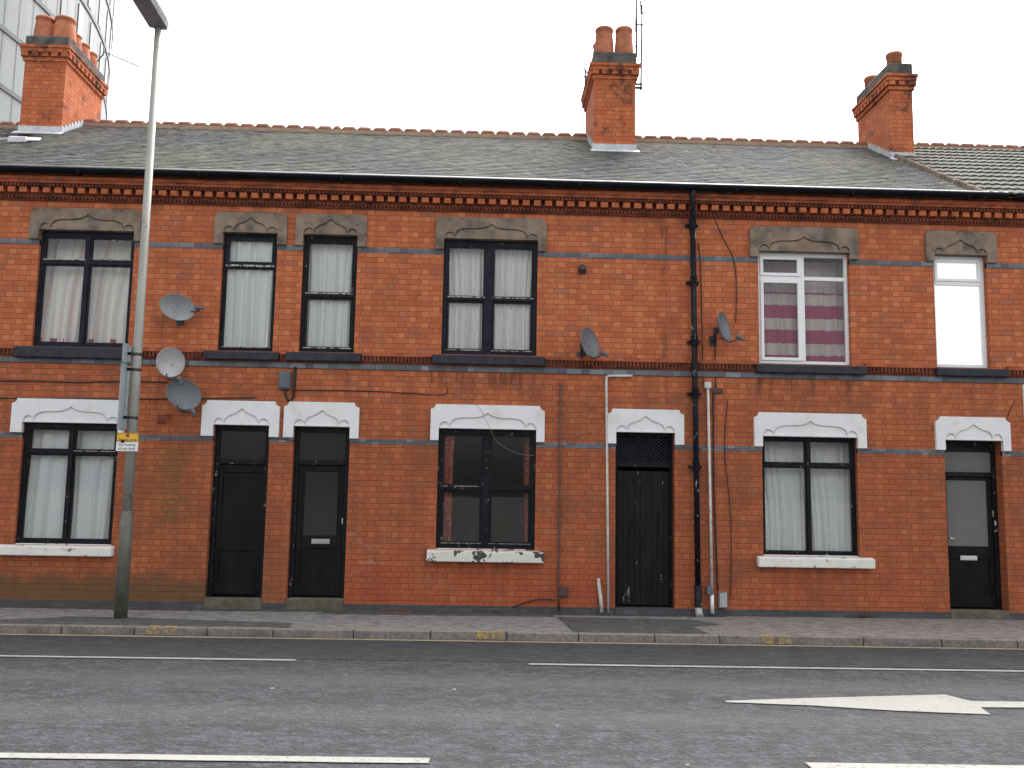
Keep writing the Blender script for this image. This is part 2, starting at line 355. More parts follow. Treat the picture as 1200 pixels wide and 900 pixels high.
M_NET = cloth('white_net', plain((.82, .83, .83), (.88, .89, .89)))
M_NETG = cloth('greyish_net', plain((.74, .76, .73), (.85, .865, .84)))
M_NETC = cloth('cream_lining', plain((.76, .76, .73), (.86, .86, .84)))
M_BLIND = cloth('white_blind', plain((.9, .9, .9), (.93, .93, .93)))
def add_glow(m, k):                               # glow added to the blind itself, no lamp behind it
    t = m.node_tree; out = next(n for n in t.nodes if n.type == 'OUTPUT_MATERIAL'); src = out.inputs[0].links[0].from_socket
    e = t.nodes.new('ShaderNodeEmission'); e.inputs[0].default_value = (1, 1, .99, 1); e.inputs[1].default_value = k
    a = t.nodes.new('ShaderNodeAddShader'); t.links.new(src, a.inputs[0]); t.links.new(e.outputs[0], a.inputs[1]); t.links.new(a.outputs[0], out.inputs[0])
add_glow(M_BLIND, .22)
def pinkstripe(t, p, x, y, z):
    s = t.noise(t.comb(x, 0., 0.), 5.2, 1.); c = t.mix(t.step(s, .52, .66), (.84, .82, .78), (.66, .49, .49))
    bl = t.mul(t.step(z, 3.93, 3.95, 1., 0.), t.step(t.noise(t.comb(x, 3., 0.), 9., 0.), .52, .55))
    return t.mix(bl, c, (.42, .06, .08))
M_PINK = cloth('pink_striped_cloth', pinkstripe)
def magstripe(t, p, x, y, z):
    ph = t.mth('FRACT', t.mth('DIVIDE', t.sub(z, W(945, 402)[1]+.015), .405))
    k = t.mul(t.step(ph, .0, .03), t.mul(t.step(ph, .545, .575, 1., 0.), t.step(z, W(945, 337)[1]-.01, W(945, 337)[1]+.01, 1., 0.)))
    return t.mix(k, t.mix(t.noise(t.scl(p, (8, 8, .6)), 1., 3.), (.50, .42, .41), (.64, .57, .55)), (.36, .05, .14))
M_MAG = cloth('magenta_banded_cloth', magstripe)
def redpat(t, p, x, y, z):
    return t.mix(t.step(t.noise(t.scl(p, (1, 1, 1)), 38., 3.), .52, .6), (.36, .085, .06), (.55, .27, .22))
M_REDC = cloth('red_patterned_cloth', redpat)
def roofslate():
    t = NT('lichened_slate'); p, x, y, z = t.pos(); r = t.attr('rnd')
    c = t.ramp(r, [(0., (.056, .055, .056)), (.35, (.072, .070, .070)), (.75, (.088, .085, .083)), (1., (.118, .115, .112))])
    big = t.noise(p, .55, 5., .65)
    c = t.mix(t.step(big, .46, .6, 0., .8), c, t.mix(r, (.098, .098, .074), (.135, .133, .10)))
    c = t.mix(t.step(t.noise(p, 1.1, 5., .7), .54, .66, 0., .65), c, (.04, .038, .037))
    c = t.mix(t.step(t.noise(p, 9., 5., .75), .52, .68, 0., .35), c, (.15, .145, .125))
    c = t.mix(t.mul(t.step(t.noise(p, 13., 4., .7), .6, .72), t.step(x, -4., -8., .2, .8)), c, (.075, .08, .03))
    return t.bsdf(c, .85, t.noise(p, 30., 5., .7), .6, .008, spec=.2)
M_SLATE = roofslate()
def roofpantile():
    t = NT('concrete_roof_tile'); p, x, y, z = t.pos(); r = t.attr('rnd')
    c = t.mix(r, (.075, .072, .062), (.12, .115, .10))
    c = t.mix(t.step(t.noise(p, 2., 5., .7), .45, .7, 0., .5), c, (.15, .145, .12))
    c = t.mix(t.step(t.noise(p, 6., 5., .7), .55, .72, 0., .6), c, (.035, .035, .032))
    return t.bsdf(c, .9, t.noise(p, 40., 4.), .5, .006)
M_CTILE = roofpantile()
def asphalt(name, a, b, speck, coarse=1., big=None):
    t = NT(name); p, x, y, z = t.pos()
    v = t.n('TexVoronoi'); t.put(v.inputs['Vector'], p); v.inputs['Scale'].default_value = 75.*coarse
    sp = t.n('SeparateColor'); t.t.links.new(v.outputs['Color'], sp.inputs[0])
    agg = sp.outputs[0]
    n1 = t.noise(t.scl(p, (.75, 1.2, 1)), 6.5, 8., .8); n2 = t.noise(p, .8, 5., .6)
    c = t.mix(agg, a, b)
    c = t.mix(t.step(n1, .44, .55, 0., .8), c, tuple(k*.55 for k in a))
    c = t.mix(t.step(t.noise(t.scl(p, (.5, 1.6, 1)), 9., 5., .8), .52, .66, 0., .45), c, tuple(min(1, k*1.35) for k in b))
    c = t.mix(t.step(n2, .45, .75, 0., .3), c, tuple(k*.8 for k in b))
    v2 = t.n('TexVoronoi'); t.put(v2.inputs['Vector'], t.scl(p, (1, .8, 1))); v2.inputs['Scale'].default_value = 2.1; v2.inputs['Randomness'].default_value = 1.
    s2 = t.n('SeparateColor'); t.t.links.new(v2.outputs['Color'], s2.inputs[0])
    gum = t.mul(t.step(t.add(v2.outputs['Distance'], t.mul(t.noise(p, 30., 2.), .05)), .058, .075, 1., 0.), t.mth('GREATER_THAN', s2.outputs[1], .55))
    if big:                                  # wheel tracks and a tarred seam along the road
        yy = t.add(t.add(y, t.mul(x, .012)), t.mul(t.sub(t.noise(p, .7, 4.), .5), .25))
        for yc, wd in big:
            gk = t.mth('POWER', 2.718, t.mul(t.mth('POWER', t.mth('DIVIDE', t.sub(yy, yc), wd), 2.), -1.))
            c = t.mix(t.mul(gk, .35), c, (.082, .084, .087))
        sm = t.mth('ABSOLUTE', t.sub(t.add(t.add(y, t.mul(x, .012)), t.mul(t.sub(t.noise(p, 2.5, 4.), .5), .06)), -6.32))
        c = t.mix(t.step(sm, .012, .028, .55, 0.), c, (.016, .016, .017))
    c = t.mix(t.mul(gum, speck), c, (.36, .35, .33))
    return t.bsdf(c, .82, t.add(t.mul(v.outputs['Distance'], 1.2), n1), .9, .012)
M_ROAD = asphalt('road_asphalt', (.018, .0195, .0225), (.067, .072, .080), .9, .5, [(-4.5, .3), (-5.9, .3), (-8.2, .3), (-9.6, .3)])
M_LANE = asphalt('smoother_lane_asphalt', (.031, .033, .037), (.055, .058, .064), .5, 1.2)
M_PAVE = asphalt('pavement_asphalt', (.25, .245, .238), (.345, .338, .328), .4, 1.4)
M_PAVED = asphalt('dark_pavement_patch', (.085, .084, .084), (.135, .134, .133), .3, 1.4)
M_PAVEP = asphalt('pinkish_pavement', (.27, .24, .222), (.36, .325, .30), .3, 1.4)
M_DIRT = asphalt('gutter_dirt', (.07, .065, .055), (.12, .11, .095), .1, 1.)
M_GROUND = simple('ground_earth', (.13, .125, .11), (.18, .175, .15), .4, .95, .3, .02)
# ------------------------------------------------------------------ ground, road, pavement
def kl(x): return -1.93-.012*x              # kerb line, a little off parallel to the terrace
o = MB(); o.face([(-900, -900, -.3), (900, -900, -.3), (900, 900, -.3), (-900, 900, -.3)]); struct(o.build('ground', M_GROUND))
XA, XB = -60., 60.
KZ = -.10
def strip(name, a, b, z, mat, x0=XA, x1=XB, th=.15):
    m = MB(); m.flat([(x0, kl(x0)+a), (x1, kl(x1)+a), (x1, kl(x1)+b), (x0, kl(x0)+b)], z-th, z); return m.build(name, mat)
struct(strip('road', -10.3, -.0, KZ, M_ROAD))
struct(strip('road_surface', -1.48, -.0, KZ+.004, M_LANE, th=.002))
m = MB()
x = XA
while x < XB:                                # kerb stones
    L = random.choice((.82, .9, .96, 1.0)); e = random.uniform(-.004, .004)
    y0, y1 = kl(x), kl(x+L)
    m.hexa([(x+.006, y0+.0+e, KZ-.1), (x+L-.006, y1+e, KZ-.1), (x+L-.006, y1+.13, KZ-.1), (x+.006, y0+.13, KZ-.1),
            (x+.006, y0+.014+e, .003+e*.6), (x+L-.006, y1+.014+e, .003+e*.6), (x+L-.006, y1+.13, .003+e*.6), (x+.006, y0+.13, .003+e*.6)], random.random())
    x += L
struct(m.build('kerb', M_KERB, bevel=.012))
m = MB(); m.flat([(XA, kl(XA)+.12), (XB, kl(XB)+.12), (XB, .3), (XA, .3)], -.2, 0.); struct(m.build('pavement', M_PAVE))
def patch(name, pts, mat, z=.004):
    m = MB(); m.flat(pts, z-.003, z); return struct(m.build(name, mat))
yk = lambda x: kl(x)+.135
xp, xq = W(868, 722)[0], W(900, 722)[0]
patch('pavement_patch', [(3.05, yk(3.05)), (30, yk(30)), (30, -.02), (3.75, -.02), (3.62, -.4), (3.2, -.55), (3.42, -.95), (2.95, -1.2)], M_PAVEP)
patch('pavement_patch', [(1.18, yk(1.18)), (2.94, yk(2.94)), (2.85, -1.2), (3.3, -.93), (3.05, -.52), (2.2, -.42), (1.1, -.38)], M_PAVED)
patch('pavement_patch', [(-9, yk(-9)), (-2.4, yk(-2.4)), (-2.45, -1.35), (-4.7, -1.02), (-5.45, -1.0), (-6.1, -1.36), (-9, -1.42)], M_PAVED)
patch('pavement_patch', [(-2.3, -.4), (1.05, -.36), (1.1, -.02), (-2.2, -.02)], M_PAVED)
patch('gutter_dirt', [(-30, -.16), (-20, -.2), (-7, -.15), (-4.3, -.22), (-2, -.13), (.5, -.17), (3.6, -.12), (3.6, -.01), (-30, -.01)], M_DIRT, .008)
m = MB(); m.flat([(-25, -13.2), (25, -13.2), (25, -20), (-25, -20)], -.2, 0.0); struct(m.build('far_pavement', M_PAVE))
# painted lines: 4 mm steps above the road
def line(name, x0, x1, yc, w, mat, z=KZ+.010, jag=.0):
    n = max(2, int(abs(x1-x0)/.5)); top = []; bot = []
    for i in range(n+1):
        xx = x0+(x1-x0)*i/n; yy = yc-.012*xx
        top.append((xx, yy+w/2+random.uniform(-jag, jag))); bot.append((xx, yy-w/2+random.uniform(-jag, jag)))
    m = MB(); m.flat(bot+top[::-1], z-.003, z); return struct(m.build(name, mat))
line('yellow_line', -40, 40, -2.035, .075, M_YLINE, jag=.004)
e0 = G(348, 773, KZ); e1 = G(620, 779.5, KZ)
line('edge_line', -30, e0[0], -3.505, .085, M_LINE, jag=.003); line('edge_line', e1[0], 30, -3.545, .085, M_LINE, jag=.003)
d0 = G(503, 892.5, KZ); d1 = G(945, 896.5, KZ)
for k, (xa, xb) in enumerate(((d0[0]-6, d0[0]), (d1[0], d1[0]+6), (d0[0]-14.7, d0[0]-8.7), (d1[0]+8.7, d1[0]+14.7))):
    line('centre_line', xa, xb, -7.215, .125, M_LINE, jag=.005)
ar = [G(*q, KZ) for q in ((850, 822.5), (1150, 830.5), (1161, 838.5))]
m = MB(); pts = [G(*q, KZ) for q in ((850, 822.3), (960, 818.8), (1107, 815), (1138, 822.8), (1200, 822.6))]
pe = pts[-1]; pts = pts[:-1]+[(pe[0]+1.6, pe[1]-.03)]+[(pe[0]+1.6, pe[1]-.25)]+[G(1149, 830, KZ), G(1161, 838.5, KZ), G(1050, 834, KZ), G(950, 827.8, KZ), G(851, 824, KZ)]
m.flat(pts[::-1], KZ+.007, KZ+.010); struct(m.build('road_arrow', M_LINE))
for a in (172, 192, 565, 584, 908, 929):     # loading ticks on the kerb
    gx = G(a, 741+(a-172)*.0165, -.03)[0]; w = .085
    m = MB(); y0 = kl(gx)
    m.hexa([(gx-w, y0-.004, KZ+.015), (gx+w, y0-.004, KZ+.015), (gx+w, y0+.006, KZ+.012), (gx-w, y0+.006, KZ+.012),
            (gx-w*.8, y0+.008, .004), (gx+w*.9, y0+.008, .004), (gx+w*.9, y0+.10, .011), (gx-w*.8, y0+.10, .011)]); struct(m.build('kerb_mark', M_YMARK))
# ------------------------------------------------------------------ the terrace
T = .24                                      # wall thickness of the reveals
EZ = 6.42                                    # gutter level
RY, RZ = 3.9, 8.80                           # ridge
SL = (RZ-EZ)/(RY+.22)
def roof_z(y): return EZ+(y+.22)*SL
def op(TL, TR, BL, BR):
    a, b, c, d = W(*TL), W(*TR), W(*BL), W(*BR)
    return [(a[0]+c[0])/2, (b[0]+d[0])/2, (c[1]+d[1])/2, (a[1]+b[1])/2]
O = dict(
 w1=op((46.7, 270), (157.9, 270.5), (37.3, 406.5), (150.7, 407)), w2=op((261.6, 272.5), (325.6, 273.5), (254.9, 411), (319.6, 412)),
 w3=op((355.6, 275), (420, 275.8), (350, 412.5), (414.4, 413)), w4=op((519.6, 280), (630, 281.5), (517.7, 415.5), (629, 417)),
 w6=op((888.3, 294), (994.6, 296.5), (889.8, 426.5), (998.8, 428)), w7=op((1091.8, 298), (1153.5, 299.5), (1099.4, 430.5), (1163, 432)),
 l1=op((26.7, 494.5), (139, 496), (17, 638), (131.5, 639)), d1=op((249.3, 497.5), (316.4, 498), (240.7, 701), (306.8, 701.5)),
 d2=op((343.3, 499), (410, 500), (336.4, 701.5), (403.5, 702)), l4=op((513.5, 501.5), (628, 503.5), (511, 643.5), (627, 645)),
 d5=op((721, 506), (790.9, 507), (721, 713), (791, 713.5)), l6=op((892.7, 510.7), (1004, 512.5), (895, 651), (1008, 653)),
 d7=op((1105.7, 515), (1173, 516.5), (1114, 715.5), (1183.5, 717)))
HS = dict(A=(-8.66, W(330, 600)[0]), B=(W(330, 600)[0], W(806, 600)[0]), C=(W(806, 600)[0], 8.0), E=(8.0, 16.), Z=(-16., -8.66))
house = {}
for k, lab in dict(A='brick terraced house with the solid black panelled door and three dishes on its wall',
                   B='brick terraced house in the middle with double sash windows and a boarded passage door',
                   C='brick terraced house with white plastic upper windows and magenta banded curtains',
                   E='brick terraced house past the grey glazed door, roofed in wavy grey concrete tiles',
                   Z='brick terraced house left of the big five-pot chimney, its roof just showing').items():
    x0, x1 = HS[k]; house[k] = thing('brick_house', lab, 'house', ((x0+x1)/2, 0, 0), 'terraced houses along the street')
own = dict(w1='A', w2='A', l1='A', d1='A', w3='B', w4='B', d2='B', l4='B', d5='B', w6='C', w7='C', l6='C', d7='C')
# extra openings outside the frame, so the terrace reads from a step aside
def shell(k):
    x0, x1 = HS[k]; ops = [O[n] for n in own if own[n] == k]
    xs = sorted({x0, x1, *[q for p in ops for q in p[:2]]}); zs = sorted({-.25, roof_z(0)-.02, *[max(q, -.25) for p in ops for q in p[2:]]})
    m = MB()
    def hole(xa, za): return any(p[0]-1e-6 < xa < p[1]-1e-6 and p[2]-1e-6 < za < p[3]-1e-6 for p in ops)
    for i in range(len(xs)-1):
        for j in range(len(zs)-1):
            if not hole(xs[i], zs[j]):
                m.face([(xs[i], 0, zs[j]), (xs[i+1], 0, zs[j]), (xs[i+1], 0, zs[j+1]), (xs[i], 0, zs[j+1])])
                m.face([(xs[i+1], T, zs[j]), (xs[i], T, zs[j]), (xs[i], T, zs[j+1]), (xs[i+1], T, zs[j+1])])
    for a, b, c, d in ops:
        m.face([(a, 0, c), (a, T, c), (a, T, d), (a, 0, d)]); m.face([(b, T, c), (b, 0, c), (b, 0, d), (b, T, d)])
        m.face([(a, 0, d), (a, T, d), (b, T, d), (b, 0, d)]); m.face([(a, T, c), (a, 0, c), (b, 0, c), (b, T, c)])
    bk = 2*RY-.1; e = .004
    m.face([(x1-e, bk, -.25), (x0+e, bk, -.25), (x0+e, bk, 6.2), (x1-e, bk, 6.2)])
    for xx, s in ((x0+e, 1), (x1-e, -1)):
        q = [(xx, T, -.25), (xx, bk, -.25), (xx, bk, 6.2), (xx, RY, RZ-.1), (xx, T, roof_z(T)-.1)]
        m.face(q if s < 0 else q[::-1])
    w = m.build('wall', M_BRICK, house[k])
    m = MB()
    for a, b, c, d in ops: pass
    m.box(x0+.05, x1-.05, 3.4, 3.46, 0, 6.0); m.box(x0+.05, x1-.05, T+.02, 3.4, 3.02, 3.12)
    m.build('interior_wall', M_PLASTER, house[k])
for k in HS: shell(k)
def span(x0, x1, holes):                     # pieces of a course left between openings
    out = []; c = x0
    for a, b in sorted(holes):
        if b <= c or a >= x1: continue
        if a > c: out.append((c, a))
        c = max(c, b)
    if c < x1: out.append((c, x1))
    return out
up = ['w1', 'w2', 'w3', 'w4', 'w6', 'w7']; lo_ = ['l1', 'd1', 'd2', 'l4', 'd5', 'l6', 'd7']
# lintel outer extents from the photograph
LX = dict(w1=(34.5, 164), w2=(251, 336), w3=(346, 429.5), w4=(510.3, 640), w6=(878.4, 1004.5), w7=(1083.8, 1166),
          l1=(13.5, 146), d1=(236.5, 327.4), d2=(332.6, 420.6), l4=(504.5, 638), d5=(711.7, 801), l6=(883, 1014), d7=(1095, 1182))
LT = dict(w1=245.5, w2=250, w3=252, w4=256.3, w6=267, w7=272, l1=468, d1=470, d2=471.5, l4=475, d5=480, l6=484.5, d7=489)
LE = {n: (W(a, 290 if n[0] == 'w' else 505)[0], W(b, 290 if n[0] == 'w' else 505)[0]) for n, (a, b) in LX.items()}
BZ = dict(b1=(5.338, 5.418), b2=(3.545, 3.625), b3=(2.43, 2.502))
SILL = dict(w1=(20, 147, 407, 420.5), w2=(241, 328, 411, 422.5), w3=(336.5, 424, 413, 424.5), w4=(507, 638.7, 417, 428.5), w6=(884, 1012.4, 428, 438.5), w7=(1094.6, 1178.7, 431.5, 442),
            l1=(-2, 134.5, 638, 651), l4=(500.5, 637, 644, 658.5), l6=(886.7, 1022.3, 652, 665))
SX = {n: (W(a, c)[0], W(b, c)[0], W((a+b)/2, d)[1]) for n, (a, b, c, d) in SILL.items()}
for k in HS:
    x0, x1 = HS[k]; h = house[k]; e = .0
    def piece(name, mat, *b, bev=0.):
        m = MB(); m.box(*b); m.build(name, mat, h, bevel=bev)
    for a, b in span(x0, x1, [(O[n][0], O[n][1]) for n in up]): piece('blue_brick_band', M_BLUE, a, b, -.006, .05, *BZ['b1'])
    piece('blue_brick_band', M_BLUE, x0, x1, -.022, .05, *BZ['b2'])
    for a, b in span(x0, x1, [(O[n][0], O[n][1]) for n in lo_]): piece('blue_brick_band', M_BLUE, a, b, -.006, .05, *BZ['b3'])
    for a, b in span(x0, x1, [(O[n][0], O[n][1]) for n in lo_ if n[0] == 'd']): piece('plinth', M_BLUE, a, b, -.008, .05, -.2, .10)
    # sill string course: orange moulding above small dentils
    for a, b in span(x0, x1, [(SX[n][0], SX[n][1]) for n in up]):
        m = MB(); d = MB()
        m.hexa([(a, -.045, 3.742), (b, -.045, 3.742), (b, .02, 3.742), (a, .02, 3.742), (a, -.02, 3.806), (b, -.02, 3.806), (b, .02, 3.806), (a, .02, 3.806)])
        d.box(a, b, -.012, .02, 3.627, 3.741)
        for i in range(int((b-a)/.0575)): d.box(a+.0575*i+.012, a+.0575*i+.045, -.038, -.010, 3.655, 3.738)
        m.build('string_course', M_MOULD, h, bevel=.008); d.build('dentil_course', M_MOULDD, h)
    # eaves cornice
    m = MB(); q = MB(); bl = MB()
    q.box(x0, x1, -.030, .02, 6.018, 6.045); q.box(x0, x1, -.042, .02, 6.075, 6.105)
    n = int(round((x1-x0)/.0575)); s = (x1-x0)/n
    for i in range(n): q.box(x0+s*i+.012, x0+s*i+.046, -.056, -.028, 6.040, 6.080)
    q.box(x0, x1, -.014, .02, 6.10, 6.205)
    for i in range(n): q.box(x0+s*i+.012, x0+s*i+.046, -.128, -.098, 6.212, 6.252)
    q.box(x0, x1, -.10, .02, 6.206, 6.256)
    nb = int(round((x1-x0)/.1725)); s = (x1-x0)/nb
    for i in range(nb): bl.box(x0+s*i+.034, x0+s*i+.14, -.108, -.012, 6.120, 6.198)
    m.box(x0, x1, -.142, .02, 6.258, 6.300); m.box(x0, x1, -.155, .02, 6.303, 6.36)
    bl.box(x0, x1, -.0125, .01, 6.15, 6.16); bl.build('cornice_block', M_BLOCK, h)
    m.build('cornice', M_MOULD, h); q.build('dentil_cornice', M_MOULDD, h)
    # gutter: half round with rolled lip, plus fascia
    if k != 'E':
        m = MB(); gp = []
        sec = [(-.155, 6.46), (-.16, 6.43), (-.175, 6.405), (-.210, 6.391), (-.245, 6.405), (-.262, 6.43), (-.265, 6.462), (-.277, 6.465), (-.277, 6.428), (-.256, 6.394), (-.210, 6.377), (-.165, 6.394), (-.146, 6.428), (-.145, 6.46)]
        for i in range(len(sec)):
            a, b = sec[i], sec[(i+1) % len(sec)]
            m.face([(x0, a[0], a[1]), (x0, b[0], b[1]), (x1, b[0], b[1]), (x1, a[0], a[1])])
        xx = x0+.7
        while xx < x1-.3:
            m.box(xx, xx+.03, -.280, -.146, 6.372, 6.378); m.box(xx, xx+.03, -.282, -.2775, 6.376, 6.466); xx += 1.8
        go = m.build('gutter', M_GUT, h)
        m = MB(); m.hexa([(x0, -.283, 6.452), (x1, -.283, 6.452), (x1, -.250, 6.466), (x0, -.250, 6.466), (x0, -.283, 6.468), (x1, -.283, 6.468), (x1, -.250, 6.492), (x0, -.250, 6.492)]); m.build('gutter_rim', M_GLIP, go)
# ---- slate roofs (each slate its own bevel-less plate inside one mesh)
un = Vector((0, -SL, 1)).normalized(); us = Vector((0, 1, SL)).normalized()
def slates(x0, x1, zoff=0., ymax=RY, gauge=.125, wid=.18):
    m = MB(); base = Vector((0, -.24, roof_z(-.24)+zoff)); L = (Vector((0, ymax, roof_z(ymax)+zoff))-base).length
    nr = int(L/gauge); g = L/nr
    m.face([(x0, base.y, base.z-.03), (x1, base.y, base.z-.03), (x1, ymax, roof_z(ymax)+zoff-.03), (x0, ymax, roof_z(ymax)+zoff-.03)], .2)
    for r in range(nr):
        off = (r % 2)*wid/2; x = x0-off
        while x < x1:
            a = max(x+.002, x0); b = min(x+wid-.002+random.uniform(-.004, .004), x1); x += wid
            if b-a < .02: continue
            l0 = r*g+random.gauss(0, .003); up_ = .011+abs(random.gauss(0, .0018)); tw = random.gauss(0, .0016)
            p0 = base+us*l0; p1 = base+us*min(r*g+g*1.25, L)
            lo1 = p0+un*(up_+tw); lo2 = p0+un*(up_-tw); hi = p1+un*.002
            m.hexa([(a, *(lo1-un*.006)[1:]), (b, *(lo2-un*.006)[1:]), (b, *(hi-un*.006)[1:]), (a, *(hi-un*.006)[1:]),
                    (a, *lo1[1:]), (b, *lo2[1:]), (b, *hi[1:]), (a, *hi[1:])], random.random())
    # rear slope
    m.face([(x0, ymax, roof_z(ymax)+zoff), (x1, ymax, roof_z(ymax)+zoff), (x1, 2*RY, EZ-.1), (x0, 2*RY, EZ-.1)], .4)
    return m
XPT = 7.65
def ridge(x0, x1, parent, zoff=0.):
    m = MB(); x = x0; z = RZ+zoff
    while x < x1-.05:
        L = min(.305, x1-x); ns = 7; a, b = x+.006, x+L-.006; dz = random.gauss(0, .004)
        ring = lambda xx, r: [(xx, RY+r*1.15*math.cos(t*PI/ns), z-.03+dz+r*math.sin(t*PI/ns)) for t in range(ns+1)]
        rr = .145
        A, B, C, E2 = ring(a, rr*.66), ring(a+.055, rr), ring(b-.055, rr), ring(b, rr*.66)
        rv = random.random()
        for P, Q in ((A, B), (B, C), (C, E2)):
            for i in range(ns): m.face([P[i], P[i+1], Q[i+1], Q[i]], rv)
        m.face(A[::-1], rv); m.face(E2, rv); x += L
    o = m.build('ridge_tiles', M_RIDGE, parent)
    m = MB(); m.box(x0, x1, RY-.185, RY+.185, z-.16, z-.02); m.build('ridge_mortar', M_MORTAR, parent, bevel=.012)
for k in 'ABC':
    x0, x1 = HS[k]; x1 = min(x1, XPT)
    if k == 'A': x0 = -8.3
    r = slates(x0, x1).build('roof', M_SLATE, house[k]); ridge(x0, x1, r)
r = slates(-16., -8.3, -.10).build('roof', M_SLATE, house['Z']); ridge(-16, -8.3, r, -.10)
# concrete tiles of the end house
m = MB(); g = .36; L = math.hypot(RY+.26, SL*(RY+.26)); nr = int(L/g); g = L/nr; base = Vector((0, -.26, roof_z(-.26)+.03))
for r in range(nr):
    n = int((16-XPT)/.03)
    for i in range(n):
        xs = [XPT+.03*i, XPT+.03*(i+1)]; tid = random.Random(int(xs[0]/.30)*97+r).random()
        def pt(x, s, lift):
            wv = .017*abs(math.sin(PI*(x)/.15)); p = base+us*s+un*(lift+wv); return (x, p.y, p.z)
        s0 = r*g; s1 = min(r*g+g*1.12, L)
        m.face([pt(xs[0], s0, .038), pt(xs[1], s0, .038), pt(xs[1], s1, .006), pt(xs[0], s1, .006)], tid, True)
        m.face([pt(xs[0], s0, .008), pt(xs[1], s0, .008), pt(xs[1], s0, .038), pt(xs[0], s0, .038)], tid)
m.face([(XPT, -.26, base.z-.03), (16, -.26, base.z-.03), (16, RY, RZ), (XPT, RY, RZ)], .3)
m.face([(XPT, RY, RZ+.0), (16, RY, RZ+.0), (16, 2*RY, EZ-.1), (XPT, 2*RY, EZ-.1)], .4)
r = m.build('roof', M_CTILE, house['E']); ridge(XPT, 16, r, .02)
m = MB()                                     # mortared verge between slate and tile
n = 40
for i in range(n):
    s0, s1 = L*i/n, L*(i+1)/n*.998; w0 = .055+.02*random.random(); h0 = .05+.018*random.random()
    p, q = base+us*s0, base+us*s1
    m.hexa([(XPT-w0, p.y, p.z-.04), (XPT+.04, p.y, p.z-.04), (XPT+.04, q.y, q.z-.04), (XPT-w0, q.y, q.z-.04),
            (XPT-w0*.5, p.y, p.z+h0), (XPT+.03, p.y, p.z+h0+.01), (XPT+.03, q.y, q.z+h0+.01), (XPT-w0*.5, q.y, q.z+h0)])
m.build('verge_mortar', M_VERGE, r, bevel=.015)
m = MB(); x0, x1 = HS['E']
m.box(x0+.1, x1, -.28, -.15, 6.38, 6.47); m.build('gutter', M_GUT, house['E'], bevel=.02)
m = MB(); m.box(x0-.55, x0+.098, -.29, -.146, 6.352, 6.47)
# ---- lintels
def ogee(hw, wide):
    """half curve from jamb (x=hw) to the centre, heights above the soffit"""
    pts = []
    for i in range(9):
        a = PI*i/8; pts.append((hw-.085+.072*math.cos(a), .028+.062*math.sin(a)))
    x0 = hw-.158; sh = .150 if wide else .135
    if wide:
        seq = [(x0-.01, .06), (x0-.02, .085), (x0-.045, .112), (x0-.085, .133), (x0-.14, .146), (x0-.22, .152), (.22, .155), (.16, .160), (.105, .170), (.06, .186), (.025, .205), (0, .226)]
    else:
        seq = [(x0-.008, .06), (x0-.018, .083), (x0-.04, .108), (x0-.07, .128), (x0*.48, .150), (x0*.36, .163), (x0*.24, .182), (x0*.12, .205), (0, .228)]
    return pts+seq
def lintel(n, parent, mat):
    a, b, c, d = O[n]; xa, xb = LE[n]; top = W((LX[n][0]+LX[n][1])/2, LT[n])[1]
    bot = BZ['b1'][1]+.002 if n[0] == 'w' else BZ['b3'][1]+.002
    cx = (a+b)/2; hw = (b-a)/2; cv = ogee(hw, hw > .6)
    k = min((top-d-.075)/.228, 1.05)
    cv = [(x, z*k) for x, z in cv]
    ch = .085
    outer = [(xa, bot), (a+.002, bot), (a+.002, d+.002)]
    left = [(cx-x, d+z) for x, z in cv]; right = [(cx+x, d+z) for x, z in cv[-2::-1]]
    if n[0] == 'w': r = .085; tr = [(xb-r+r*math.cos(t), top-r+r*math.sin(t)) for t in (0, PI/6, PI/3, PI/2)]
    else: r = .072; tr = [(xb-r*math.sin(t), top-r*math.cos(t)) for t in (0, PI/8, PI/4, 3*PI/8, PI/2)]
    tl = [(xa+(xb-x), z) for x, z in tr[::-1]]
    pts = outer+left+right+[(b-.002, d+.002), (b-.002, bot), (xb, bot)]+tr+tl
    m = MB(); m.prism(pts, -.052, .015)
    o = m.build('lintel', mat, parent)
    g = .022; inner = [(x*(hw-.014)/hw, max(z-g, .004)) for x, z in cv]
    m = MB(); m.prism([(b-.003, d-.004)]+[(cx+x, d+z) for x, z in inner]+[(cx-x, d+z) for x, z in inner[-2::-1]]+[(a+.003, d-.004)], -.038, .012)
    m.box(a+.003, b-.003, -.020, .11, d-.005, d+.245*k); m.box(a+.003, b-.003, -.050, -.0385, d-.0045, d+.016)
    m.build('lintel_panel', mat, o)
    return o
def sill(n, parent, mat, proj=.11):
    xa, xb, zb = SX[n]; z = O[n][2]
    m = MB(); m.hexa([(xa, -proj, zb), (xb, -proj, zb), (xb, .02, zb), (xa, .02, zb), (xa, -proj, z-.022), (xb, -proj, z-.022), (xb, .02, z-.004), (xa, .02, z-.004)])
    a, b = O[n][0]+.003, O[n][1]-.003
    m.box(a, b, .02, .16, zb, z+.012)
    return m.build('sill', mat, parent, bevel=.014)
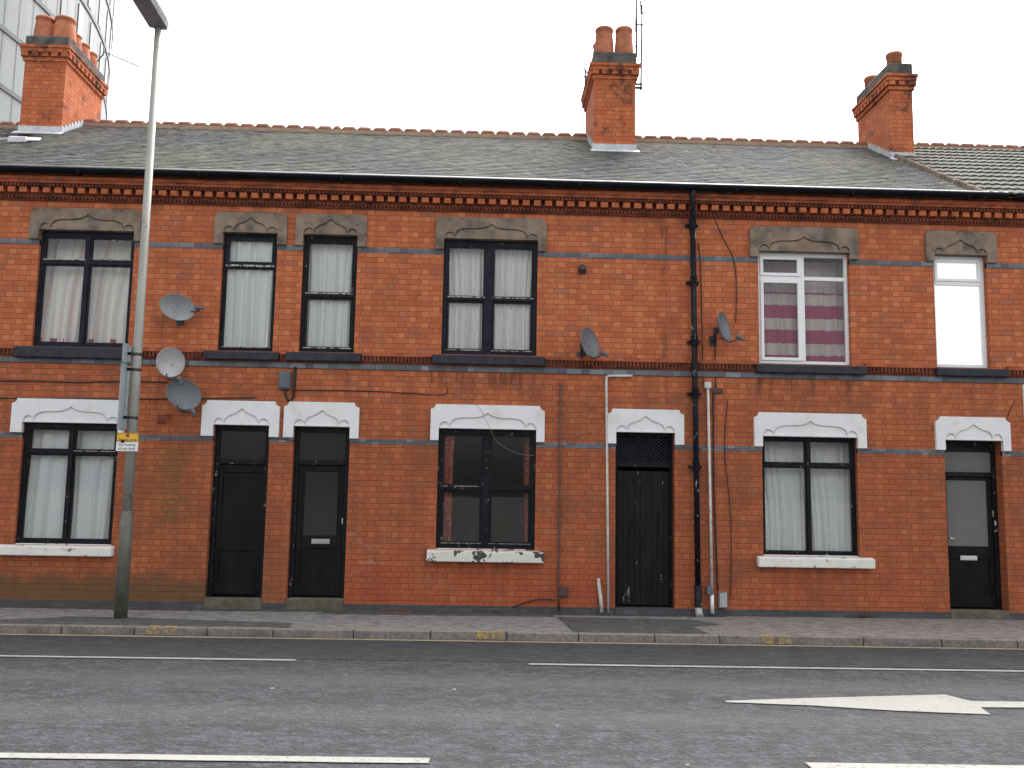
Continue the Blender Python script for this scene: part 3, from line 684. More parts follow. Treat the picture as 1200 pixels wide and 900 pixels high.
# ---- windows
def window(n, mat, Yf, ft, mull, trans, sub=None, pane=M_GLASS, tm=None, bot=None, extra=None, head=None):
    """timber or plastic frame; mull = (centre fraction, width), trans = (z, width)"""
    a, b, c, d = O[n]; h = house[own[n]]
    c2 = c+.012; hd = head if head is not None else ft; bt = bot if bot is not None else ft
    m = MB(); y0, y1 = Yf, Yf+.07
    m.box(a+.002, a+ft, y0, y1, c2, d-.005); m.box(b-ft, b-.002, y0, y1, c2, d-.005)
    m.box(a+ft, b-ft, y0+.002, y1-.002, c2, c2+bt); m.box(a+ft, b-ft, y0+.002, y1-.002, d-.005-hd, d-.005)
    xs = [(a+ft, None)]
    cols = [(a+ft, b-ft)]
    if mull:
        mx = a+(b-a)*mull[0]; m.box(mx-mull[1]/2, mx+mull[1]/2, y0-.008, y1-.003, c2+bt, d-.005-hd); cols = [(a+ft, mx-mull[1]/2), (mx+mull[1]/2, b-ft)]
    rows = [(c2+bt, d-.005-hd)]
    if trans:
        tz, tw = trans; rows = [(c2+bt, tz-tw/2), (tz+tw/2, d-.005-hd)]
        for i, (p, q) in enumerate(cols): m.box(p, q, y0-.004, y1-.004, tz-tw/2, tz+tw/2)
    o = m.build('window', mat, h, bevel=.004)
    if sub:
        m = MB()
        for ci, ri, w, yo in sub:
            p, q = cols[ci]; r, s = rows[ri]; e = .001
            m.box(p+e, p+w, y0+yo, y1+yo-.02, r+e, s-e); m.box(q-w, q-e, y0+yo, y1+yo-.02, r+e, s-e)
            m.box(p+w, q-w, y0+yo+.001, y1+yo-.021, r+e, r+w); m.box(p+w, q-w, y0+yo+.001, y1+yo-.021, s-w, s-e)
        m.build('sash', mat if tm is None else tm, o, bevel=.003)
    if extra:                                # weathered bead of bare wood
        m = MB()
        for ci, z, hgt in extra:
            p, q = cols[ci]; m.box(p+.002, q-.002, y0-.010, y0+.012, z, z+hgt)
        m.build('beading', M_PEEL, o)
    m = MB()
    for p, q in cols:
        for r, s in rows: m.box(p-.004, q+.004, Yf+.036, Yf+.040, r-.004, s+.004)
    m.build('pane', pane, o)
    return o, cols, rows, c2
def curtain(n, mat, label, x0, x1, z0, z1, Y, lam=.11, amp=.022, seed=1, group=None, taper=0., name='curtain', cat='curtain', lean=0.):
    rnd = random.Random(seed); nx = max(24, int((x1-x0)/.012)); nz = 10; m = MB()
    ph = [rnd.uniform(0, 6.28) for _ in range(4)]; k2 = rnd.uniform(.5, .8); k3 = rnd.uniform(1.5, 2.1)
    def P(i, j):
        u = i/nx; v = j/nz; x = x0+(x1-x0)*u
        ww = 2*PI*x/lam
        y = amp*(math.sin(ww+ph[0]+.6*math.sin(ww*.37+ph[1]))+.55*math.sin(ww*k2+ph[2])*(1-.3*v)+.3*math.sin(ww*k3+ph[3]))
        y = 1.5*y*(.65+.5*(1-v))
        xx = x+.012*math.sin(ph[1]+v*3+u*5)*(1-v)+taper*(1-v)*(u-.5)+lean*1.1*v*v*(u-.5)
        return (xx, Y+y+lean*v*v, z0+(z1-z0)*v)
    for s in (0, 1):
        for i in range(nx):
            for j in range(nz):
                q = [P(i, j), P(i+1, j), P(i+1, j+1), P(i, j+1)]
                if s: q = [(a, b+.004, c) for a, b, c in q][::-1]
                m.face(q, 0, True)
    o = m.build(name, mat, None, base=True); return tag(o, label, cat, group)
CG = 'curtains behind the windows'
Yt = .055
# w1 -- casement, two lights over two
z = W(100, 307)[1]; o, cols, rows, c2 = window('w1', M_NAVY, Yt, .05, (.5, .06), (z, .055), sub=[(0, 0, .022, .012), (1, 0, .022, .012), (0, 1, .025, .01), (1, 1, .025, .01)], tm=M_NAVY, head=.075, extra=[(0, W(70, 303.5)[1], .012), (1, W(130, 303.5)[1], .010)])
lintel('w1', o, M_STONE); sill('w1', o, M_SILLD); a, b, c, d = O['w1']
curtain('w1', M_PINK, 'pair of white curtains with faded pink stripes and red blocks at the hem, upstairs', a+.03, b-.03, c+.03, d-.02, Yt+.10, .13, .022, 3, CG, lean=.30)
# w2
z = W(290, 311)[1]; o, cols, rows, c2 = window('w2', M_BLACK, Yt, .045, None, (z, .05), sub=[(0, 1, .045, -.012), (0, 0, .016, .012)], tm=M_NAVY, head=.06, extra=[(0, z-.005, .026), (0, c+.055, .012)])
lintel('w2', o, M_STONE); sill('w2', o, M_SILLD); a, b, c, d = O['w2']
curtain('w2', M_NETG, 'plain white curtain hanging flat upstairs above the solid black door', a+.02, b-.02, c+.03, d-.02, Yt+.095, .17, .026, 8, CG)
# w3 -- sash
z = W(386, 345.5)[1]; o, cols, rows, c2 = window('w3', M_BLACK, Yt, .055, None, (z, .05), sub=[(0, 1, .03, .0), (0, 0, .035, .018)], head=.085, bot=.05, extra=[(0, z+.024, .016), (0, O['w3'][2]+.065, .014)])
lintel('w3', o, M_STONE); sill('w3', o, M_SILLD); a, b, c, d = O['w3']
curtain('w3', M_NETG, 'gathered cream net curtain upstairs above the half-glazed black door', a+.02, b-.02, c+.03, d-.02, Yt+.095, .09, .016, 12, CG, lean=.10)
# w4 -- two sashes
z = W(575, 350)[1]; o, cols, rows, c2 = window('w4', M_NAVY, Yt, .06, (.485, .115), (z, .045), sub=[(0, 1, .028, .0), (1, 1, .028, .0), (0, 0, .034, .018), (1, 0, .034, .018)], tm=M_BLACK, head=.09, bot=.06, extra=[(0, z+.02, .018), (1, z+.02, .012), (0, O['w4'][2]+.072, .012), (1, O['w4'][2]+.072, .010)])
lintel('w4', o, M_STONE); sill('w4', o, M_SILLD); a, b, c, d = O['w4']
curtain('w4', M_NETC, 'pleated white net curtains across the double sash window upstairs', a+.03, b-.03, c+.03, d-.02, Yt+.095, .075, .018, 21, CG, lean=.12)
# w6 -- upvc
z = W(944, 325)[1]; o, cols, rows, c2 = window('w6', M_UPVC, .085, .052, (.5, .06), (z, .06), sub=[(0, 0, .05, -.02), (0, 1, .05, -.02)], head=.055)
lintel('w6', o, M_STONE); sill('w6', o, M_SILLD); a, b, c, d = O['w6']
curtain('w6', M_MAG, 'grey curtains with wide magenta bands behind the white plastic window', a+.03, b-.03, c+.03, d-.02, .085+.105, .17, .018, 31, CG, lean=.34)
# w7
z = W(1125, 331)[1]; o, cols, rows, c2 = window('w7', M_UPVC, .085, .055, None, (z, .06), sub=[(0, 1, .045, -.018)], head=.055)
lintel('w7', o, M_STONE); sill('w7', o, M_SILLD); a, b, c, d = O['w7']
curtain('w7', M_BLIND, 'bright white blind filling the narrow plastic window upstairs', a+.04, b-.04, c+.03, d-.02, .085+.09, .5, .004, 41, None, name='blind', cat='blind')
# l1
z = W(82, 530)[1]; o, cols, rows, c2 = window('l1', M_BLACK, Yt, .058, (.5, .06), (z, .06), sub=[(0, 0, .018, .012), (1, 0, .018, .012), (0, 1, .024, .01), (1, 1, .024, .01)], head=.08, extra=[(1, z+.02, .010)])
lintel('l1', o, M_WHITE); sill('l1', o, M_SILLW); a, b, c, d = O['l1']
mx = (a+b)/2
curtain('l1', M_NET, 'white curtain downstairs beside the lamp post, slanting back at its left edge', a+.10, mx-.02, c+.03, d-.02, Yt+.10, .2, .02, 51, CG, .10, lean=.12)
curtain('l1', M_NET, 'white curtain downstairs right behind the lamp post, drawn from the middle bar', mx+.03, b-.02, c+.03, d-.02, Yt+.11, .19, .02, 52, CG, .0, lean=.12)
# l4 -- two sashes, dark room
z = W(570, 572)[1]; o, cols, rows, c2 = window('l4', M_BLACK, Yt, .065, (.495, .105), (z, .05), sub=[(0, 1, .028, .0), (1, 1, .028, .0), (0, 0, .036, .018), (1, 0, .036, .018)], head=.075, bot=.065, extra=[(0, O['l4'][2]+.085, .006), (1, O['l4'][2]+.085, .005), (0, z+.02, .006)])
lintel('l4', o, M_WHITE); sill('l4', o, M_SILLP); a, b, c, d = O['l4']
curtain('l4', M_REDC, 'red patterned curtain gathered at the left of the dark sash window', a+.085, a+.235, c+.03, d-.02, Yt+.12, .1, .024, 61, CG, -.05)
curtain('l4', M_REDC, 'red patterned curtain gathered at the right of the dark sash window', b-.17, b-.07, c+.03, d-.02, Yt+.30, .1, .022, 62, CG, .0)
# l6
z = W(950, 545.5)[1]; o, cols, rows, c2 = window('l6', M_BLACK, .085, .05, (.5, .055), (z, .055), sub=[(0, 0, .014, .012), (1, 0, .014, .012), (0, 1, .022, .01), (1, 1, .022, .01)], head=.05)
lintel('l6', o, M_WHITE); sill('l6', o, M_SILLW); a, b, c, d = O['l6']
mx = (a+b)/2
curtain('l6', M_NETG, 'left of two greenish white net curtains downstairs near the meter box', a+.03, mx-.005, c+.03, d-.02, .085+.10, .085, .013, 71, CG, lean=.26)
curtain('l6', M_NETG, 'right of two greenish white net curtains downstairs, nearest the grey glazed door', mx+.015, b-.03, c+.03, d-.02, .085+.105, .08, .013, 72, CG, lean=.26)
# ---- doors
def door_base(n, Y, ft, trans_z, mat, parent):
    a, b, c, d = O[n]
    m = MB(); m.box(a+.002, a+ft, Y, Y+.08, c+.0, d-.005); m.box(b-ft, b-.002, Y, Y+.08, c+.0, d-.005)
    m.box(a+ft, b-ft, Y+.002, Y+.078, d-.005-ft*1.1, d-.005); m.box(a+ft, b-ft, Y-.012, Y+.076, trans_z-.035, trans_z+.035)
    return m.build('door_frame', mat, parent, bevel=.005)
def leaf(n, Y, ft, trans_z, mat, panels, parent, depth=.018):
    """rails and stiles around sunk panels; panels = (x0f,x1f,z0f,z1f)"""
    a, b, c, d = O[n]; x0, x1, z0, z1 = a+ft+.004, b-ft-.004, c+.03, trans_z-.04
    w, hgt = x1-x0, z1-z0
    ps = [(x0+w*p[0], x0+w*p[1], z0+hgt*p[2], z0+hgt*p[3]) for p in panels]
    xs = sorted({x0, x1, *[q for p in ps for q in p[:2]]}); zs = sorted({z0, z1, *[q for p in ps for q in p[2:]]})
    m = MB(); Yl = Y+.025
    for i in range(len(xs)-1):
        for j in range(len(zs)-1):
            inside = any(p[0]-1e-6 <= xs[i] < p[1]-1e-6 and p[2]-1e-6 <= zs[j] < p[3]-1e-6 for p in ps)
            if not inside: m.box(xs[i], xs[i+1], Yl, Yl+.045, zs[j], zs[j+1])
    return m, ps, Yl
def letterbox(x, z, Y, parent, mat=M_ALU, w=.13, hgt=.032):
    m = MB(); m.box(x-w, x+w, Y-.010, Y+.002, z-hgt, z+hgt); o = m.build('letterbox', mat, parent, bevel=.004)
    m = MB(); m.box(x-w*.8, x+w*.8, Y-.014, Y-.0105, z-hgt*.55, z+hgt*.55); m.build('letterbox_flap', mat, o, bevel=.002)
def stepstone(n, parent, mat=M_STEP, over=.0, proj=.022):
    a, b, c, d = O[n]; m = MB(); m.box(a+.002, b-.002, -proj, .3, -.15, c+.004); return m.build('step', mat, parent, bevel=.012)
# d1 solid
tz = W(282, 541)[1]; Yd = .10
h = house['A']; m, ps, Yl = leaf('d1', Yd, .075, tz, M_BLACKD, [(.1, .9, .44, .94), (.1, .9, .10, .34)], h)
for p in ps: m.box(p[0], p[1], Yl+.018, Yl+.03, p[2], p[3])
dr = m.build('door', M_BLACKD, h, bevel=.005); dr['label'] = 'solid black panelled door with worn paint'
door_base('d1', Yd, .075, tz, M_BLACK, dr); lintel('d1', dr, M_WHITE); stepstone('d1', dr)
a, b, c, d = O['d1']; m = MB(); m.box(a+.06, b-.06, Yd+.03, Yd+.034, tz+.03, d-.07); m.build('fanlight', M_GLASSD, dr)
m = MB(); m.box((a+b)/2-.16, (a+b)/2+.12, Yl-.006, Yl+.002, 0.93, 0.99); m.build('letterbox', M_BLACKD, dr, bevel=.003)
m = MB(); m.box(a+.11, b-.11, Yl-.03, Yl-.001, c+.05, c+.10); m.build('weather_bar', M_BLACKD, dr, bevel=.008)
# d2 half glazed
tz = W(377, 542)[1]; h = house['B']
m, ps, Yl = leaf('d2', Yd, .075, tz, M_BLACKD, [(.14, .87, .46, .955), (.1, .9, .09, .36)], h)
m.box(ps[1][0], ps[1][1], Yl+.018, Yl+.03, ps[1][2], ps[1][3])
dr = m.build('door', M_BLACKD, h, bevel=.005); dr['label'] = 'black door with large obscured glass panel'
door_base('d2', Yd, .075, tz, M_BLACK, dr); lintel('d2', dr, M_WHITE); stepstone('d2', dr)
a, b, c, d = O['d2']; m = MB(); m.box(a+.06, b-.06, Yd+.03, Yd+.034, tz+.03, d-.07); m.build('fanlight', M_GLASSB, dr)
p = ps[0]; m = MB(); m.box(p[0]-.004, p[1]+.004, Yl+.018, Yl+.022, p[2]-.004, p[3]+.004); m.build('door_pane', M_GLASSB, dr)
letterbox(W(374, 635)[0], W(374, 635)[1], Yl, dr, M_ALU, .135, .036)
xx, zz = W(401, 611); m = MB(); m.box(xx-.022, xx+.022, Yl-.02, Yl+.002, zz-.045, zz+.045); m.build('lock', M_CHROME, dr, bevel=.006)
# d5 boarded passage door with lattice over
tz = W(756, 544)[1]; a, b, c, d = O['d5']; Y5 = .15
m = MB(); nb = 9; x0, x1 = a+.05, b-.05; w = (x1-x0)/nb
for i in range(nb): m.box(x0+w*i+.003, x0+w*(i+1)-.003, Y5+.02+random.uniform(0, .004), Y5+.06, c+.03, tz-.10)
m.box(x0, x1, Y5+.03, Y5+.066, c+.03, tz-.10)
dr = m.build('door', M_SCUFF, h, bevel=.004); dr['label'] = 'black boarded passage door with scuffed white scratches'
m = MB(); m.box(a+.002, a+.045, Y5, Y5+.09, c, d-.005); m.box(b-.045, b-.002, Y5, Y5+.09, c, d-.005); m.box(a+.045, b-.045, Y5-.01, Y5+.088, tz-.04, tz+.04); m.box(a+.045, b-.045, Y5+.002, Y5+.088, d-.06, d-.005)
m.build('door_frame', M_BLACK, dr, bevel=.005)
m = MB(); z0, z1 = tz+.04, d-.06; xs0, xs1 = a+.045, b-.045
for s in (1, -1):
    k = -8
    for k in range(-6, 18):
        xa = xs0+k*.075
        q0 = [xa, z0]; q1 = [xa+s*(z1-z0)*1.35, z1]
        lo, hi = sorted((q0, q1)); 
        def at(x): return q0[1]+(x-q0[0])/(q1[0]-q0[0])*(q1[1]-q0[1])
        xl, xh = max(lo[0], xs0), min(hi[0], xs1)
        if xh-xl < .01: continue
        y = Y5+.03+(.008 if s > 0 else 0.)
        A, B = (xl, at(xl)), (xh, at(xh)); t = .012
        m.prism([(A[0], A[1]-t), (B[0], B[1]-t), (B[0], B[1]+t), (A[0], A[1]+t)], y, y+.007)
m.build('lattice_grille', M_NAVY, dr)
lintel('d5', dr, M_WHITE)
m = MB(); m.box(a+.002, b-.002, -.03, .32, -.15, c+.004); m.build('step', M_BLUE, dr, bevel=.01)
# d7 deep-set glazed door
h = house['C']; tz = W(1137, 556, .2)[1]; Y7 = .185; a, b, c, d = O['d7']
m, ps, Yl = leaf('d7', Y7, .07, tz, M_BLACKD, [(.06, .90, .465, .975), (.1, .9, .10, .37)], h)
m.box(ps[1][0], ps[1][1], Yl+.018, Yl+.03, ps[1][2], ps[1][3])
dr = m.build('door', M_BLACKD, h, bevel=.005); dr['label'] = 'deep-set black door with grey obscured glass'
door_base('d7', Y7, .07, tz, M_BLACK, dr); lintel('d7', dr, M_WHITE); stepstone('d7', dr)
m = MB(); m.box(a+.06, b-.06, Y7+.03, Y7+.034, tz+.03, d-.16); m.build('fanlight', M_GLASSF, dr)
m = MB(); m.box(a+.072, b-.072, Y7+.01, Y7+.07, d-.17, d-.083); m.build('door_head', M_BLACK, dr, bevel=.005)
p = ps[0]; m = MB(); m.box(p[0]-.004, p[1]+.004, Yl+.018, Yl+.022, p[2]-.004, p[3]+.004); m.build('door_pane', M_GLASSF, dr)
q = W(1135.5, 654, .2); letterbox(q[0], q[1], Yl, dr, M_CHROME, .13, .034)
q = W(1164.5, 602, .2); m = MB(); m.box(q[0]-.022, q[0]+.022, Yl-.022, Yl+.002, q[1]-.05, q[1]+.05); m.build('lock', M_BRASS, dr, bevel=.006)
q = W(1166, 613, .2); m = MB(); m.box(q[0]-.016, q[0]+.016, Yl-.03, Yl+.002, q[1]-.035, q[1]+.035); m.build('lock', M_CHROME, dr, bevel=.006)
q = W(1113, 631, .2); m = MB(); m.tube([(q[0]-.02, Yl+.0, q[1]+.01), (q[0]-.02, Yl-.05, q[1]+.01), (q[0]+.06, Yl-.05, q[1]-.006)], .011, 8); m.build('handle', M_CHROME, dr)
# ---- chimneys
def chimney(hk, xl, xr, yf, depth, zsh, zcap0, zcap1, pots, zbase=None):
    """zsh = top of plain shaft, then corbels to zcap0, cap to zcap1"""
    x0, x1, y0, y1 = xl, xr, yf, yf+depth; h = house[hk]
    zb = roof_z(yf)-.5
    m = MB(); m.box(x0, x1, y0, y1, zb, zsh+.02); ch = m.build('chimney', M_CHIM, h)
    k = (zcap0-zsh)/4; m = MB(); q = MB()
    m.box(x0-.03, x1+.03, y0-.03, y1+.03, zsh, zsh+k*.95)
    q.box(x0-.035, x1+.035, y0-.035, y1+.035, zsh+k, zsh+2.2*k)
    def blocks(fn, L):
        n = max(2, int(round(L/.17))); s = L/n
        for i in range(n): fn(s*i+s*.18, s*i+s*.82)
    za, zz = zsh+1.05*k, zsh+2.15*k
    blocks(lambda a, b: m.box(x0-.07+a, x0-.07+b, y0-.068, y0-.034, za, zz), x1-x0+.14)
    blocks(lambda a, b: m.box(x0-.068, x0-.034, y0-.07+a, y0-.07+b, za, zz), y1-y0+.14)
    blocks(lambda a, b: m.box(x1+.034, x1+.068, y0-.07+a, y0-.07+b, za, zz), y1-y0+.14)
    m.box(x0-.07, x1+.07, y0-.07, y1+.07, zsh+2.22*k, zsh+3.15*k); m.box(x0-.088, x1+.088, y0-.088, y1+.088, zsh+3.2*k, zcap0)
    m.build('chimney_corbel', M_CHIM, ch, bevel=.006); q.build('chimney_frieze', M_MOULDD, ch)
    m = MB(); c = .05
    m.hexa([(x0-.10, y0-.10, zcap0+.002), (x1+.10, y0-.10, zcap0+.002), (x1+.10, y1+.10, zcap0+.002), (x0-.10, y1+.10, zcap0+.002),
            (x0+c, y0+c, zcap1), (x1-c, y0+c, zcap1), (x1-c, y1-c, zcap1), (x0+c, y1-c, zcap1)]) if zcap1-zcap0 > .35 else m.box(x0-.02, x1+.02, y0-.02, y1+.02, zcap0+.002, zcap1)
    m.build('chimney_cap', M_CAP, ch, bevel=.03)
    for px, py, r, zt, kind in pots:
        r *= 1.1
        z0 = zcap1-.03; hh = zt-z0
        pr = [(r*1.02, z0), (r*1.03, z0+hh*.12), (r*1.0, z0+hh*.3), (r*.9, z0+hh*.72), (r*.84, z0+hh*.86), (r*.93, z0+hh*.88), (r*.95, z0+hh*.95), (r*.86, zt), (r*.66, zt), (r*.62, zt-.25)] if kind == 0 else \
             [(r*1.0, z0), (r*1.0, z0+hh*.78), (r*1.08, z0+hh*.80), (r*1.08, z0+hh*.95), (r*1.04, zt), (r*.75, zt), (r*.72, zt-.2)]
        m = MB(); m.lathe(pr, px, py, 22); m.build('chimney_pot', M_TERRA, ch)
    # lead: front apron and stepped side flashing
    m = MB(); zf = roof_z(y0); m.box(x0-.02, x1+.02, y0-.012, y0-.001, zf-.04, zf+.13)
    p0, p1 = Vector((0, y0-.16, roof_z(y0-.16)+.028)), Vector((0, y0-.005, roof_z(y0-.005)+.03))
    m.hexa([(x0-.06, p0.y, p0.z-.012), (x1+.06, p0.y, p0.z-.012), (x1+.06, p1.y, p1.z-.012), (x0-.06, p1.y, p1.z-.012), (x0-.06, p0.y, p0.z), (x1+.06, p0.y, p0.z), (x1+.06, p1.y, p1.z), (x0-.06, p1.y, p1.z)])
    y = y0; 
    while y < RY-.1:
        zf = roof_z(y)
        m.box(x0-.012, x0-.001, y, y+.12, zf-.05, zf+.16); m.box(x1+.001, x1+.012, y, y+.12, zf-.05, zf+.16); y += .125
    m.build('flashing', M_LEAD, ch)
    return ch
def roofhit(px, py):
    d = ray(px, py); # z = EZ+(y+.22)*SL
    t = (EZ+(-D+.22)*SL-H)/(d.z-d.y*SL); p = CAM+d*t; return p
YF2 = 2.72
a, b = W(696, 130, YF2), W(744.6, 130, YF2)
z = lambda py, px=720, Y=YF2: W(px, py, Y)[1]
DP = 1.5
chimney('B', a[0], b[0], YF2, DP, z(93), z(75.5), z(61), [(a[0]+.21, YF2+.2, .17, z(34.5, 710, YF2+.2), 0), (b[0]-.19, YF2+.2, .165, z(34.5, 730, YF2+.2), 0), (a[0]+.22, YF2+.75, .16, z(36, 710, YF2+.2), 0), (b[0]-.16, YF2+1.2, .16, z(36, 710, YF2+.2), 0)])
YF1 = 2.88
a, b = W(26, 110, YF1), W(75, 110, YF1); z1 = lambda py: W(50, py, YF1)[1]
pt = z1(15)
cps = [(a[0]+.21, YF1+.22, .17), (b[0]-.18, YF1+.22, .185), (b[0]-.20, YF1+.62, .15), (b[0]-.20, YF1+1.0, .15), (b[0]-.20, YF1+1.36, .15), (a[0]+.22, YF1+1.0, .15)]
chimney('A', a[0], b[0], YF1, 1.62, z1(72), z1(54), z1(42), [(x, y, r, pt-(.0 if i < 2 else .12), 0) for i, (x, y, r) in enumerate(cps)])
YF3 = 2.72
a, b = W(1043, 120, YF3), W(1069.5, 120, YF3); z3 = lambda py: W(1056, py, YF3)[1]
chimney('C', a[0], b[0], YF3, 1.5, z3(106), z3(88), z3(74), [((a[0]+b[0])/2-.02, YF3+.2, .13, z3(58), 1), ((a[0]+b[0])/2-.02, YF3+1.22, .13, z3(58), 1)])
# bits of lead and board at the left end of the slate roof
m = MB(); p = roofhit(24, 168)
m.hexa([(p.x-.20, p.y-.06, p.z+.0), (p.x+.13, p.y-.10, p.z-.01), (p.x+.14, p.y-.06, p.z+.02), (p.x-.19, p.y-.03, p.z+.03), (p.x-.19, p.y-.05, p.z+.10), (p.x+.12, p.y-.09, p.z+.085), (p.x+.13, p.y-.04, p.z+.11), (p.x-.17, p.y+.0, p.z+.13)])
m.hexa([(p.x-.02, p.y+.02, p.z+.05), (p.x+.26, p.y+.10, p.z+.09), (p.x+.24, p.y+.22, p.z+.17), (p.x-.05, p.y+.16, p.z+.15), (p.x-.02, p.y+.02, p.z+.075), (p.x+.26, p.y+.10, p.z+.11), (p.x+.24, p.y+.22, p.z+.20), (p.x-.05, p.y+.16, p.z+.185)])
m.hexa([(p.x-.6, p.y+.1, p.z+.08), (p.x-.1, p.y+.0, p.z+.07), (p.x-.1, p.y+.04, p.z+.09), (p.x-.6, p.y+.14, p.z+.10), (p.x-.6, p.y+.1, p.z+.12), (p.x-.1, p.y+.0, p.z+.105), (p.x-.1, p.y+.04, p.z+.115), (p.x-.6, p.y+.14, p.z+.13)])
m.build('flashing', M_LEAD, house['A'], bevel=.006)
# ------------------------------------------------------------------ things on the wall
def wpt(px, py, off): q = W(px, py, -off); return Vector((q[0], -off, q[1]))
# downpipe
pb = thing('drainpipe', 'black cast iron drainpipe with flaking paint between the passage door and the white conduit', 'drainpipe', (W(814, 715)[0], -.1, 0))
xt, xb = W(810, 260)[0], W(816.5, 700)[0]
def dx(zv): return xb+(xt-xb)*(zv-.1)/5.7
zt = 6.36
m = MB(); m.tube([(dx(5.9), -.10, 5.9), (dx(.42), -.10, .42)], .043, 14); m.build('pipe', M_IRON, pb)
m = MB(); m.tube([(dx(5.9)-.03, -.215, 6.37), (dx(5.9)-.03, -.215, 6.27), (dx(5.9)-.012, -.19, 6.16), (dx(5.9), -.125, 5.99), (dx(5.9), -.10, 5.9)], .043, 14); m.build('swan_neck', M_IRON, pb)
for zz in (W(808, 265)[1], W(808, 332)[1], W(809, 401)[1], W(812, 462)[1], W(813, 547)[1]):
    m = MB(); X = dx(zz); m.lathe([(.05, zz-.07), (.055, zz-.06), (.055, zz+.06), (.058, zz+.065), (.058, zz+.08), (.045, zz+.085)], X, -.10, 14)
    m.box(X-.10, X+.10, -.05, -.001, zz-.02, zz+.02); m.build('pipe_collar', M_IRON, pb, bevel=.004)
m = MB(); m.tube([(dx(.45), -.10, .45), (dx(.2), -.10, .16), (dx(.2), -.13, .07), (dx(.2), -.19, .015)], [.056, .052, .05, .05], 12); m.build('shoe', M_IRON, pb)
m = MB(); m.tube([(dx(.2), -.105, .13), (dx(.2), -.135, .065), (dx(.2), -.2, .012)], [.0525, .053, .053], 12); m.build('shoe_lip', M_PLASL, pb)
# conduits
def conduit(name, path, r, mat, label, cat='pipe', seg=10, group=None):
    m = MB(); m.tube([tuple(p) for p in path], r, seg); return tag(m.build(name, mat, None, base=True), label, cat, group)
conduit('conduit', [wpt(741, 440.5, .03), wpt(713, 440.5, .03), wpt(711, 442, .03), wpt(710.5, 450, .03), wpt(712, 600, .03), wpt(713, 717.5, .03)], .019, M_PIPEW, 'white conduit with a short top arm beside the boarded passage door')
pc = thing('conduit', 'tall white conduit capped by a small box right of the black drainpipe', 'pipe', (W(833, 719)[0], -.03, 0))
m = MB(); m.tube([wpt(829.5, 452, .035), wpt(832.5, 600, .035), wpt(834.3, 697, .035)], .022, 10); m.build('pipe', M_PIPEW, pc)
m = MB(); m.tube([wpt(834.3, 697, .035), wpt(834.8, 719, .035)], .03, 12); m.build('sleeve', M_UPVC, pc)
q = wpt(829, 452, 0); m = MB(); m.box(q.x-.055, q.x+.045, -.06, -.002, q.z-.045, q.z+.05); m.build('junction_box', M_PIPEW, pc, bevel=.006)
q = wpt(838, 457, 0); m = MB(); m.box(q.x-.045, q.x+.11, -.03, -.002, q.z-.05, q.z+.02); m.build('cover_plate', M_BOXB, pc, bevel=.004)
q = wpt(831.5, 691, 0); m = MB(); m.box(q.x-.06, q.x+.03, -.075, -.002, q.z-.07, q.z+.06); m.build('joint_clamp', M_PLAS, pc, bevel=.01)
conduit('short_pipe', [wpt(705, 718, .05), wpt(704, 702, .04), wpt(701.3, 682, .03), wpt(701, 678, .03)], .027, M_PIPEW, 'short white pipe stub leaning on the wall left of the passage door')
conduit('conduit', [wpt(657, 449, .02), wpt(656, 560, .02), wpt(654.5, 690, .02), wpt(655, 716, .02)], .017, M_PIPEB, 'thin dark brown conduit right of the dark sash window')
q = wpt(659, 693, 0); m = MB(); m.box(q.x-.055, q.x+.075, -.06, -.002, q.z-.07, q.z+.07); tag(m.build('junction_box', M_BOXB, None, .008, True), 'small brown junction box at the foot of the thin dark conduit', 'junction box')
mbx = thing('meter_box', 'grey metal meter box low on the wall right of the white conduit', 'meter box', (W(845, 712)[0], 0, .1))
q0, q1 = wpt(840.5, 693, 0), wpt(851, 712, 0); m = MB(); m.box(q0.x, q1.x, -.09, -.002, q1.z, q0.z); m.build('box', M_GREYM, mbx, bevel=.008)
m = MB(); m.box(q0.x+.012, q1.x-.012, -.098, -.0905, q1.z+.015, q0.z-.015); m.build('door', M_PLASL, mbx, bevel=.003)
# electricity box with its leads, above the two doors
eb = thing('cable_box', 'grey plastic cable box with drooping leads above the pair of black doors', 'cable box', (W(334, 458)[0], 0, W(334, 458)[1]))
q0, q1 = wpt(328, 435, 0), wpt(341, 457, 0); m = MB(); m.box(q0.x, q1.x, -.09, -.002, q1.z, q0.z); m.build('box', M_PLAS, eb, bevel=.03)
m = MB(); m.box(q0.x+.02, q1.x-.02, -.096, -.0905, q1.z+.03, q0.z-.03); m.build('lid', M_PLAS, eb, bevel=.004)
m = MB()
m.tube([wpt(334, 456, .05), wpt(334.5, 464, .035), wpt(337, 469, .03), wpt(341, 469.5, .03), wpt(343.5, 464, .03), wpt(344.5, 450, .03), wpt(345.5, 430, .03)], .016, 8)
m.tube([wpt(347, 430, .02), wpt(346, 448, .02), wpt(344.5, 466, .02)], .012, 8); m.build('lead', M_CABLE, eb)
# alarm lamp / vent cowl
al = thing('vent_cowl', 'small dark vent cowl on the upper brickwork between two windows', 'vent', (W(682, 321)[0], 0, W(682, 321)[1]))
q = wpt(682, 316, 0); m = MB(); m.box(q.x-.06, q.x+.06, -.03, -.002, q.z-.07, q.z+.06); m.build('back_plate', M_BOXB, al, bevel=.008)
m = MB(); m.tube([(q.x, -.02, q.z+.0), (q.x, -.09, q.z+.005), (q.x, -.13, q.z-.03), (q.x, -.135, q.z-.06)], [.052, .056, .056, .05], 14); m.build('hood', M_BOXB, al)
